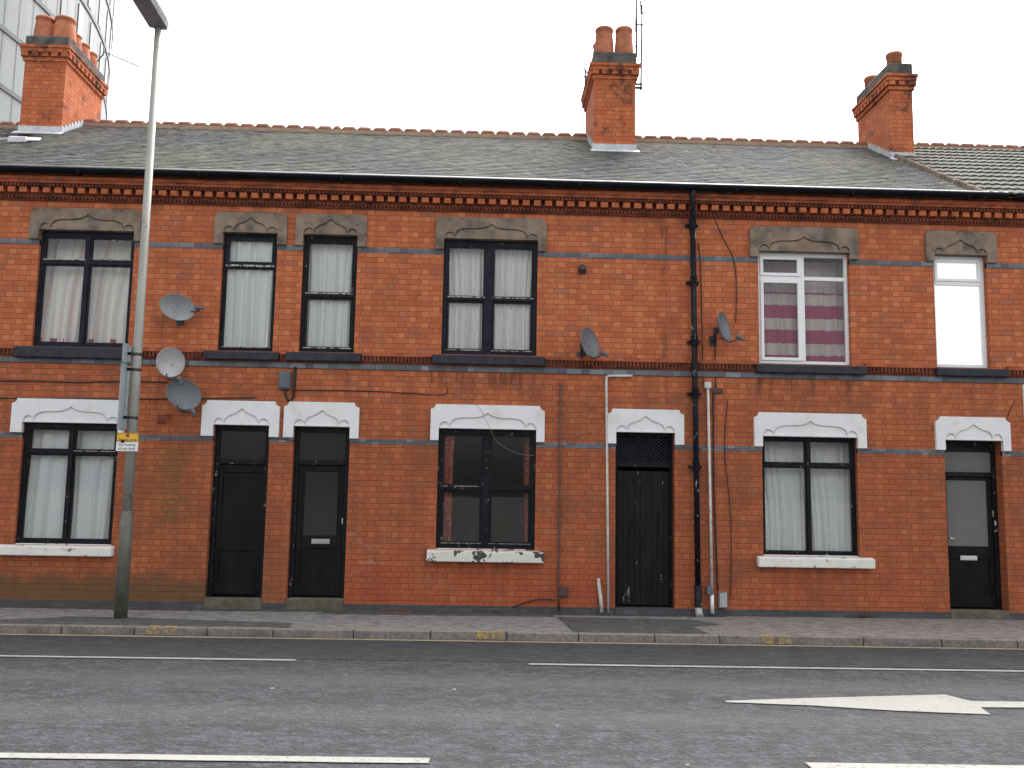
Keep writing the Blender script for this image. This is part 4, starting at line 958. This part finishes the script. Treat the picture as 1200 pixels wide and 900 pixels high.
# air brick
ab = thing('air_brick', 'red terracotta air brick below the dark grey dish', 'air brick', (W(193, 495)[0], 0, W(193, 495)[1]))
q = wpt(193, 491, 0); m = MB(); m.box(q.x-.11, q.x+.11, -.008, .02, q.z-.08, q.z+.08); m.build('body', M_MOULD, ab, bevel=.004)
m = MB()
for i in range(4): m.box(q.x-.09, q.x+.09, -.0115, -.0085, q.z-.065+.036*i, q.z-.05+.036*i)
m.build('louvre', M_MOULDD, ab)
# satellite dishes
def dish(px, py, w, hgt, az, el, roll, mat, label, off=.30, tx=.12, ty=.74, tz=.5):
    c = wpt(px, py, off); root = thing('satellite_dish', label, 'satellite dish', (c.x, 0, c.z), 'satellite dishes on the wall')
    # local frame: n = facing direction, rotate az towards +x from the street (-y), el up
    a, e = math.radians(az), math.radians(el)
    n = Vector((math.sin(a)*math.cos(e), -math.cos(a)*math.cos(e), math.sin(e))); r = Vector((math.cos(a), math.sin(a), 0)); u = r.cross(n)*-1
    if u.z < 0: u = -u
    ro = math.radians(roll); r, u = r*math.cos(ro)+u*math.sin(ro), u*math.cos(ro)-r*math.sin(ro)
    def P(x, y, dd): return c+r*x+u*y+n*dd
    m = MB(); K, S = 7, 36; dep = .075
    grid = []
    for i in range(K+1):
        q = i/K; grid.append([P(w/2*q*math.cos(2*PI*k/S), hgt/2*q*math.sin(2*PI*k/S), dep*(q*q-1)) for k in range(S)])
    for i in range(K):
        for k in range(S):
            k2 = (k+1) % S; A, B, C, E2 = grid[i][k], grid[i][k2], grid[i+1][k2], grid[i+1][k]
            m.face([A, E2, C, B], 0, True); m.face([p-n*.006 for p in (A, B, C, E2)], 0, True)
    m.tube(grid[K]+[grid[K][0], grid[K][1]], .006, 6, False); m.build('reflector', mat, root)
    # arm + receiver
    base = P(0, -hgt*.44, -.015); tip = P(tx*w, -hgt*ty, w*tz)
    m = MB(); m.tube([P(0, -hgt*.30, -.10), base, P(0, -hgt*.56, .05), tip], .012, 8); m.build('arm', M_CLAMP, root)
    m = MB(); d = (P(0, 0, -.05)-tip).normalized(); m.tube([tip-d*.05, tip+d*.02, tip+d*.025, tip+d*.075], [.022, .022, .032, .034], 12); m.tube([tip-d*.04+Vector((0, 0, -.02)), tip-d*.03], .026, 10); m.build('receiver', M_PLAS, root)
    m = MB(); b = P(0, -.02, -.135); foot = Vector((b.x, -.012, b.z-.12))
    m.tube([b, (b.x, min(b.y+.05, -.06), b.z-.03), (foot.x, -.06, foot.z), foot], .019, 10); m.box(foot.x-.06, foot.x+.06, -.012, -.001, foot.z-.08, foot.z+.08)
    m.box(b.x-.04, b.x+.04, b.y-.01, b.y+.03, b.z-.05, b.z+.05); m.build('bracket', M_CLAMP, root)
    m = MB()
    for xx, yy in ((-.05, .01), (.05, -.01)): p = P(xx, yy, -.068); m.tube([p-n*.006, p+n*.006], .008, 8)
    m.build('bolt', M_CLAMP, root)
    return root
dish(208, 360, .39, .50, 28, 6, 80, M_DISHM, 'mid grey satellite dish, uppermost of the three by the street lamp', ty=.60, tz=.30)
dish(200, 424.5, .40, .44, 34, 4, -14, M_DISH, 'pale grey satellite dish in the middle of the three by the street lamp', tx=.42, ty=.62)
dish(215.5, 462, .50, .44, 32, 8, -24, M_DISHD, 'dark grey satellite dish, lowest of the three by the street lamp', tx=.42, ty=.6)
dish(691.5, 402, .46, .48, 50, 12, -14, M_DISHD, 'dark grey satellite dish turned sideways right of the double sash window', tx=.1, ty=.5)
dish(849, 383, .42, .48, 54, 12, -10, M_DISHD, 'dark grey satellite dish turned sideways right of the black drainpipe', tx=.1, ty=.5)
# cables
def cable(pts, label, r=.007, mat=M_CABLE, off=.012, sub=True):
    P = [wpt(px, py, off) for px, py in pts]; out = []
    for i in range(len(P)-1):
        p0, p1, p2, p3 = P[max(i-1, 0)], P[i], P[i+1], P[min(i+2, len(P)-1)]
        for k in range(5):
            t = k/5; out.append(.5*((2*p1)+(-p0+p2)*t+(2*p0-5*p1+4*p2-p3)*t*t+(-p0+3*p1-3*p2+p3)*t**3))
    out.append(P[-1]); m = MB(); m.tube(out, r, 6); return tag(m.build('cable', mat, None, base=True), label, 'cable')
cable([(-20, 446), (40, 446.5), (90, 448), (140, 447), (175, 447.5), (196, 448)], 'thin black cable along the wall from the left edge towards the pale dish', .010)
cable([(-20, 466), (60, 467), (160, 467.5), (230, 467), (300, 466)], 'thin black cable just above the white lintels at left', .009)
cable([(345, 457), (400, 457.5), (450, 459), (480, 461), (520, 462.5), (524, 455)], 'thin black cable running right from the grey cable box', .007)
cable([(530, 458), (545, 466), (562, 478), (571, 495), (583, 518), (605, 531), (626, 534)], 'pale slack cable drooping across the dark sash window', .0026, M_CABLEW, .06)
cable([(640, 508), (662, 512), (690, 506), (711, 503)], 'pale slack cable sagging between the dark sash window and the passage door', .003, M_CABLEW, .02)
cable([(818, 285), (821, 310), (822, 350), (823, 400), (824, 450)], 'black cable hugging the right side of the drainpipe', .007)
cable([(838, 258), (848, 280), (860, 305), (863, 340), (862, 378)], 'black cable looping down from the eaves to the sideways dish by the drainpipe', .007)
cable([(838, 397), (838, 420), (839, 457)], 'black cable dropping from the sideways dish to the conduit top', .008)
cable([(853, 470), (850, 500), (849, 530), (852, 560), (856, 600), (857, 650), (856, 700)], 'wavy black cable down the wall left of the net curtained window', .006)
cable([(836, 460), (836.5, 560), (839, 640), (841, 692)], 'black cable clipped beside the tall white conduit', .012)
cable([(600, 712), (622, 704), (634, 702.5), (652, 703)], 'black cable rising from the pavement to the brown junction box', .009)
cable([(1189, 470), (1180, 490), (1172, 510), (1160, 524)], 'thin dark cable slanting down past the white lintel of the grey glazed door', .005)
# white sign board at the extreme right
q0, q1 = W(1197.5, 451), W(1197.5, 493); m = MB(); m.box(q0[0], q0[0]+.9, -.035, -.003, q1[1], q0[1]); tag(m.build('sign_board', M_WHITE, None, .004, True), 'blank white board fixed to the wall past the grey glazed door', 'sign board')
# cellar grate
g0, g1 = G(447, 716, 0), G(487, 712, 0)
cg = thing('cellar_grate', 'rusty red cellar grate in the pavement against the wall', 'grate', ((g0[0]+g1[0])/2, -.1, 0))
m = MB(); m.box(g0[0], g1[0], -.21, -.03, -.02, .02); m.build('frame', M_CAST, cg, bevel=.006)
m = MB()
for i in range(7): xx = g0[0]+.03+i*(g1[0]-g0[0]-.06)/6.5; m.box(xx, xx+.035, -.20, -.04, .0205, .028)
m.build('grating', M_CAST, cg)
def weeds(px, py, n, spread, label, up=.06):
    m = MB(); gx, gy = G(px, py, 0); gy = min(gy, -.03); rnd = random.Random(int(px))
    for i in range(n):
        x = gx+rnd.gauss(0, spread); y = min(gy+rnd.gauss(0, .03), -.02); L = rnd.uniform(.02, .05); a = rnd.uniform(0, 6.3); zt = abs(rnd.gauss(0, up*.5))+.006
        dx_, dy_ = L*math.cos(a), L*math.sin(a)*.6
        m.face([(x, y, .012+zt*.3), (x+dx_*.5-dy_*.3, y+dy_*.5+dx_*.3, .014+zt*.7), (x+dx_, min(y+dy_, -.01), .012+zt), (x+dx_*.5+dy_*.3, min(y+dy_*.5-dx_*.3, -.01), .012+zt*.6)])
    o = m.build('leaf_litter', M_LEAF); o['kind'] = 'stuff'; return tag(o, label, 'litter')
weeds(995, 719, 120, .10, 'clump of dead brown weeds at the wall foot below the net curtained window', .07)
weeds(90, 713, 70, .35, 'dry leaf litter along the wall foot left of the lamp post', .02)
weeds(575, 716, 40, .10, 'dry leaf litter below the flaking white sill', .05)
# ------------------------------------------------------------------ street lamp with its plates
gx, gy = G(138, 725.5, 0); LPy = gy+.09
lp = thing('street_lamp', 'tall cream street lamp column with brown base standing on the pavement', 'street lamp', (gx, LPy, 0))
zb = W(144, 600, LPy)[1]; zt = W(185.5, 30, LPy)[1]; xt_ = W(185.5, 30, LPy)[0]
def lx(zv): return gx+(xt_-gx)*zv/zt
m = MB(); m.tube([(lx(0), LPy, -.02), (lx(zb), LPy, zb), (lx(zb), LPy, zb+.02)], [.086, .083, .06], 24); m.build('base', M_STEELB, lp)
m = MB(); m.tube([(lx(zb), LPy, zb), (lx(3.2), LPy, 3.2), (lx(3.21), LPy, 3.21), (lx(zt+.05), LPy, zt+.05)], [.066, .064, .062, .046], 20); m.build('column', M_STEELW, lp)
# lantern: points over the road
X = lx(zt); m = MB(); w = .155
sec = lambda y, k, zc: [(X-w*k, y, zc), (X-w*k*.85, y, zc-.05), (X+w*k*.85, y, zc-.05), (X+w*k, y, zc), (X+w*k*.9, y, zc+.06), (X+w*k*.4, y, zc+.10), (X-w*k*.4, y, zc+.10), (X-w*k*.9, y, zc+.06)]
tiltz = lambda y: zt+.055+(LPy-y)*.07
ys = [(LPy+.12, .62), (LPy+.06, .86), (LPy-.1, 1.), (LPy-.5, 1.02), (LPy-.78, .9), (LPy-.86, .6)]
rings = [sec(y, k, tiltz(y)) for y, k in ys]
for A, B in zip(rings, rings[1:]):
    for i in range(8): m.face([A[i], A[(i+1) % 8], B[(i+1) % 8], B[i]][::-1])
m.face(rings[0]); m.face(rings[-1][::-1]); ln = m.build('lantern', M_LAMPL, lp, bevel=.01)
m = MB(); ya, yb = LPy+.03, LPy-.74
m.hexa([(X-w*.86, yb, tiltz(yb)-.075), (X+w*.80, yb, tiltz(yb)-.075), (X+w*.80, ya, tiltz(ya)-.075), (X-w*.86, ya, tiltz(ya)-.075), (X-w*.9, yb, tiltz(yb)-.045), (X+w*.84, yb, tiltz(yb)-.045), (X+w*.84, ya, tiltz(ya)-.045), (X-w*.9, ya, tiltz(ya)-.045)])
for i in range(16):
    y = ya-.02-i*.045; m.box(X-w*.82, X+w*.76, y-.012, y, tiltz(y)-.084, tiltz(y)-.0755)
m.build('lens', M_LAMP, ln)
# edge-on plates (they face along the street)
zc0, zc1, zc2 = W(145, 505, LPy)[1], W(148, 427, LPy)[1], W(150, 404, LPy)[1]
def plate(name, z0, z1, label, ya, yb, xo=-.115):
    t = thing(name, label, 'sign', (lx((z0+z1)/2)+xo, LPy-.2, z0)); xm = lambda zv: lx(zv)+xo
    m = MB(); m.hexa([(xm(z0)-.004, ya, z0), (xm(z0)+.004, ya, z0), (xm(z0)+.004, yb, z0), (xm(z0)-.004, yb, z0), (xm(z1)-.004, ya, z1), (xm(z1)+.004, ya, z1), (xm(z1)+.004, yb, z1), (xm(z1)-.004, yb, z1)])
    m.build('plate', M_SIGNB, t)
    m = MB()
    for zz in ((z0+(z1-z0)*.2, z0+(z1-z0)*.93) if z1-z0 > .6 else (z0+(z1-z0)*.5,)):
        m.lathe([(.066, zz-.02), (.066, zz+.02)], lx(zz), LPy, 20); m.box(xm(zz)+.0045, lx(zz)-.05, LPy-.06, LPy+.0, zz-.02, zz+.02)
    m.build('clamp', M_CLAMP, t)
    m = MB(); m.box(xm(z0)+.006, xm(z0)+.05, LPy-.06, LPy-.03, z0+.02, z1-.02); m.build('channel', M_SIGNB, t)
    return t
plate('road_sign', zc0, zc1-.01, 'tall narrow grey sign seen edge-on, clamped to the lamp column', LPy-.235, LPy-.03)
plate('road_sign', zc1+.01, zc2, 'short grey sign seen edge-on, clamped above the tall edge-on sign', LPy-.22, LPy-.03)
# parking plates facing the street
def text(s, x, z, size, Y, mat, parent, name='lettering'):
    cu = bpy.data.curves.new(name, 'FONT'); cu.body = s; cu.size = size; cu.align_x = 'CENTER'; cu.align_y = 'CENTER'; cu.extrude = .0006
    tmp = bpy.data.objects.new(name, cu); COL.objects.link(tmp); dg = bpy.context.evaluated_depsgraph_get(); dg.update()
    me = bpy.data.meshes.new_from_object(tmp.evaluated_get(dg)); bpy.data.objects.remove(tmp); bpy.data.curves.remove(cu)
    o = Vector(parent['_o'])
    for v in me.vertices: v.co = Vector((x+v.co.x, Y-v.co.z, z+v.co.y))-o
    me.materials.clear(); me.materials.append(mat); ob = bpy.data.objects.new(name, me); COL.objects.link(ob); ob.parent = parent; ob['_o'] = list(o); return ob
Yp = LPy-.10
a, b, c = W(137.5, 507, Yp), W(161, 529, Yp), W(149, 517.6, Yp); cx = (a[0]+b[0])/2; hw = .147
ps = thing('parking_sign', 'small yellow over white waiting and loading restriction sign on the lamp column', 'sign', (cx, Yp, b[1]))
m = MB(); m.box(cx-hw, cx+hw, Yp-.003, Yp+.003, c[1]+.002, a[1]); yp = m.build('yellow_plate', M_YEL, ps, bevel=.002)
m = MB(); m.box(cx-hw, cx+hw, Yp-.003, Yp+.003, b[1], c[1]-.002); wp = m.build('white_plate', M_WSGN, ps, bevel=.002)
m = MB()
for z0, z1 in ((c[1]+.002, a[1]),):
    t = .006
    m.box(cx-hw+.004, cx+hw-.004, Yp-.0042, Yp-.0032, z0+.004, z0+.004+t); m.box(cx-hw+.004, cx+hw-.004, Yp-.0042, Yp-.0032, z1-.004-t, z1-.004)
    m.box(cx-hw+.004, cx-hw+.004+t, Yp-.0042, Yp-.0032, z0+.011, z1-.011); m.box(cx+hw-.004-t, cx+hw-.004, Yp-.0042, Yp-.0032, z0+.011, z1-.011)
m.build('border', M_INK, yp)
zc = c[1]+(a[1]-c[1])*.70
m = MB(); m.tube([(cx, Yp-.0032, zc), (cx, Yp-.0046, zc)], .026, 24); rd = m.build('roundel', M_REDI, yp)
m = MB(); m.tube([(cx, Yp-.0047, zc), (cx, Yp-.0054, zc)], .017, 24); m.build('roundel_face', M_BLUI, yp)
m = MB(); m.prism([(cx-.021, zc+.013), (cx-.013, zc+.021), (cx+.021, zc-.013), (cx+.013, zc-.021)][::-1], Yp-.0062, Yp-.0055); m.build('roundel_bar', M_REDI, yp)
text('At any time', cx, c[1]+(a[1]-c[1])*.25, .050, Yp-.004, M_INK, yp)
text('No loading', cx, b[1]+(c[1]-b[1])*.68, .050, Yp-.004, M_INK, wp); text('at any time', cx, b[1]+(c[1]-b[1])*.28, .050, Yp-.004, M_INK, wp)
m = MB()
for zz in (a[1]-.03, b[1]+.02): m.lathe([(.066, zz-.012), (.066, zz+.012)], lx(zz), LPy, 20); m.box(lx(zz)-.04, lx(zz)+.04, Yp+.004, LPy-.05, zz-.012, zz+.012)
m.build('clamp_band', M_CLAMP, ps)
m = MB(); m.tube([(cx-.06, Yp-.004, c[1]+.005), (cx-.06, Yp-.012, c[1]+.003)], .024, 12); m.build('sticker', M_INK, ps)
# ------------------------------------------------------------------ aerials
def aerial(x, y, z0, z1, label, arms, lean=0., foot=None):
    t = thing('tv_aerial', label, 'aerial', (x, y, z0))
    m = MB(); m.tube([(x, y, z0), (x+lean, y, z1)], .019, 8); m.build('mast', M_CLAMP, t)
    m = MB()
    for (zz, dx0, dx1, dy0, dy1) in arms: m.tube([(x+dx0, y+dy0, zz), (x+dx1, y+dy1, zz)], .016, 6)
    m.build('antenna', M_CLAMP, t); return t
Ya = YF2+1.0
q = lambda px, py: W(px, py, Ya)
xA, zA = q(751, 106); xB, zB = q(752.5, 6)
t = aerial(xA, Ya, zA, zB, 'tall thin aerial mast bracketed to the right side of the two-pot chimney', [(zB-.02, -.04, .05, -.2, .3), (q(751, 29)[1], -.1, .05, 0, 0), (zB-.06, .05, .10, .2, .2)], xB-xA)
m = MB(); zz = q(751, 103)[1]; xw = W(744.6, 100, YF2)[0]; m.box(xw-.25, xA+.03, Ya-.02, Ya+.02, zz-.02, zz+.02); m.box(xw-.25, xA+.03, Ya-.02, Ya+.02, zz+.06, zz+.09); m.build('bracket', M_CLAMP, t)
xA, zA = q(746, 64); xB, zB = q(746, -8)
aerial(xA, Ya, zA-.05, zB, 'thin aerial mast on the cap of the two-pot chimney, left of the taller mast', [(q(746, 28)[1], -.05, .03, -.2, .3), (q(746, 27)[1], -.07, -.05, 0, .02), (q(746, 54)[1], -.06, .0, 0, 0)], xB-xA)
xA, zA = q(686.5, 92); aerial(xA, Ya+.1, zA-.35, q(686.5, 79)[1], 'short stub aerial on the left side of the two-pot chimney', [(q(686, 80)[1], -.04, .05, -.1, .1), (q(686, 87)[1], -.04, .04, 0, 0)])
Yb = YF1+1.55; xA, zA = W(125, 61, Yb)
t = thing('tv_aerial', 'long horizontal aerial on the five-pot chimney beside the tower', 'aerial', (xA, Yb, zA))
e = W(163, 78, Yb-.8)
m = MB(); m.tube([(xA-.3, Yb-.1, zA-.5), (xA-.02, Yb-.1, zA-.1), (xA-.02, Yb-.1, zA+.05)], .014, 8); m.tube([(xA-.05, Yb, zA), (e[0], Yb-.8, e[1])], .010, 6); m.build('boom', M_CLAMP, t)
m = MB()
for i in range(12):
    k = i/11; p = Vector((xA, Yb, zA)).lerp(Vector((e[0], Yb-.8, e[1])), k); ll = .05 if i > 1 else .1; m.tube([p+Vector((0, 0, -ll)), p+Vector((0, 0, ll))], .008, 5)
m.build('element', M_ALU, t)
# ------------------------------------------------------------------ tower behind
TX, TY, TR = -61.2, 37.6, 36.
def cyl(a, r, z): return (TX+r*math.cos(a), TY+r*math.sin(a), z)
tw = thing('apartment_tower', 'tall round tower with pale grey cladding panels rising behind the terrace', 'tower', (TX, TY, 0))
m = MB(); N = 144; TH = 62.
for i in range(N):
    a, b = 2*PI*i/N, 2*PI*(i+1)/N; m.face([cyl(a, TR, -.3), cyl(b, TR, -.3), cyl(b, TR, TH), cyl(a, TR, TH)], 0, True)
m.face([cyl(2*PI*i/N, TR, TH) for i in range(N)]); m.build('wall', M_TOWERP, tw)
FLH = 3.05
for f in range(1, 20):
    m = MB(); z0 = f*FLH+.9
    for i in range(N):
        a, b = 2*PI*i/N, 2*PI*(i+1)/N
        p, q = [cyl(a, TR+.07, z0), cyl(b, TR+.07, z0), cyl(b, TR+.07, z0+.26), cyl(a, TR+.07, z0+.26)], [cyl(a, TR-.02, z0), cyl(b, TR-.02, z0), cyl(b, TR+.07, z0), cyl(a, TR+.07, z0)]
        m.face(p); m.face(q); m.face([cyl(a, TR+.07, z0+.26), cyl(b, TR+.07, z0+.26), cyl(b, TR-.02, z0+.26), cyl(a, TR-.02, z0+.26)])
    m.build('floor_band', M_TOWERB, tw)
m = MB()
for i in range(0, 64):
    a = math.radians(-82+i*1.9); rb = .004 
    m.face([cyl(a-.0006, TR+.012, 10), cyl(a+.0006, TR+.012, 10), cyl(a+.0006, TR+.012, TH-.2), cyl(a-.0006, TR+.012, TH-.2)])
m.build('panel_joint', M_TOWERB, tw)
rnd = random.Random(5)
for f in range(9, 16):
    for i in range(14):
        a = math.radians(-33+i*4.0+(f % 2)*1.3+rnd.choice((0, .5))); w = .0085+.003*(i % 2); z0 = f*FLH+1.3; z1 = z0+2.35
        m = MB(); m.hexa([cyl(a-w, TR-.05, z0), cyl(a+w, TR-.05, z0), cyl(a+w, TR+.05, z0), cyl(a-w, TR+.05, z0), cyl(a-w, TR-.05, z1), cyl(a+w, TR-.05, z1), cyl(a+w, TR+.05, z1), cyl(a-w, TR+.05, z1)])
        wo = m.build('window', M_TOWERF, tw)
        m = MB(); r0 = TR+.052; k = .0035 if i % 3 else .006
        m.face([cyl(a-w+k*.4, r0, z0+.1), cyl(a+w-k, r0, z0+.1), cyl(a+w-k, r0, z1-.1), cyl(a-w+k*.4, r0, z1-.1)]); m.build('pane', M_TOWERW, wo)
# ------------------------------------------------------------------ light
wd = bpy.data.worlds.new('World'); scn.world = wd; wd.use_nodes = True; nt = wd.node_tree; nt.nodes.clear()
sky = nt.nodes.new('ShaderNodeTexSky'); sky.sky_type = 'NISHITA'; sky.sun_disc = False
SE, SA = math.radians(58), math.radians(20)   # azimuth measured from +Y clockwise
sky.sun_elevation = SE; sky.sun_rotation = SA; sky.air_density = 1.; sky.dust_density = 6.; sky.ozone_density = 1.
hs = nt.nodes.new('ShaderNodeHueSaturation'); hs.inputs['Saturation'].default_value = .12
bg = nt.nodes.new('ShaderNodeBackground'); bg.inputs[1].default_value = .15; ow = nt.nodes.new('ShaderNodeOutputWorld')
nt.links.new(sky.outputs[0], hs.inputs['Color']); nt.links.new(hs.outputs[0], bg.inputs[0]); nt.links.new(bg.outputs[0], ow.inputs[0])
sd = bpy.data.lights.new('sun', 'SUN'); sd.energy = .5; sd.angle = math.radians(70); sd.color = (1., .97, .93)
so = bpy.data.objects.new('sun', sd); COL.objects.link(so)
dirv = Vector((math.sin(SA)*math.cos(SE), math.cos(SA)*math.cos(SE), math.sin(SE)))
so.rotation_euler = dirv.to_track_quat('Z', 'Y').to_euler(); so.location = (0, -20, 30)
scn.view_settings.view_transform = 'Standard'; scn.view_settings.look = 'None'; scn.view_settings.exposure = 1.65; scn.view_settings.gamma = 1
scn.view_settings.use_curve_mapping = False
scn.render.engine = 'CYCLES'; scn.cycles.use_denoising = True; scn.cycles.max_bounces = 6; scn.cycles.transparent_max_bounces = 8
for ob in list(bpy.data.objects):
    if '_o' in ob: del ob['_o']
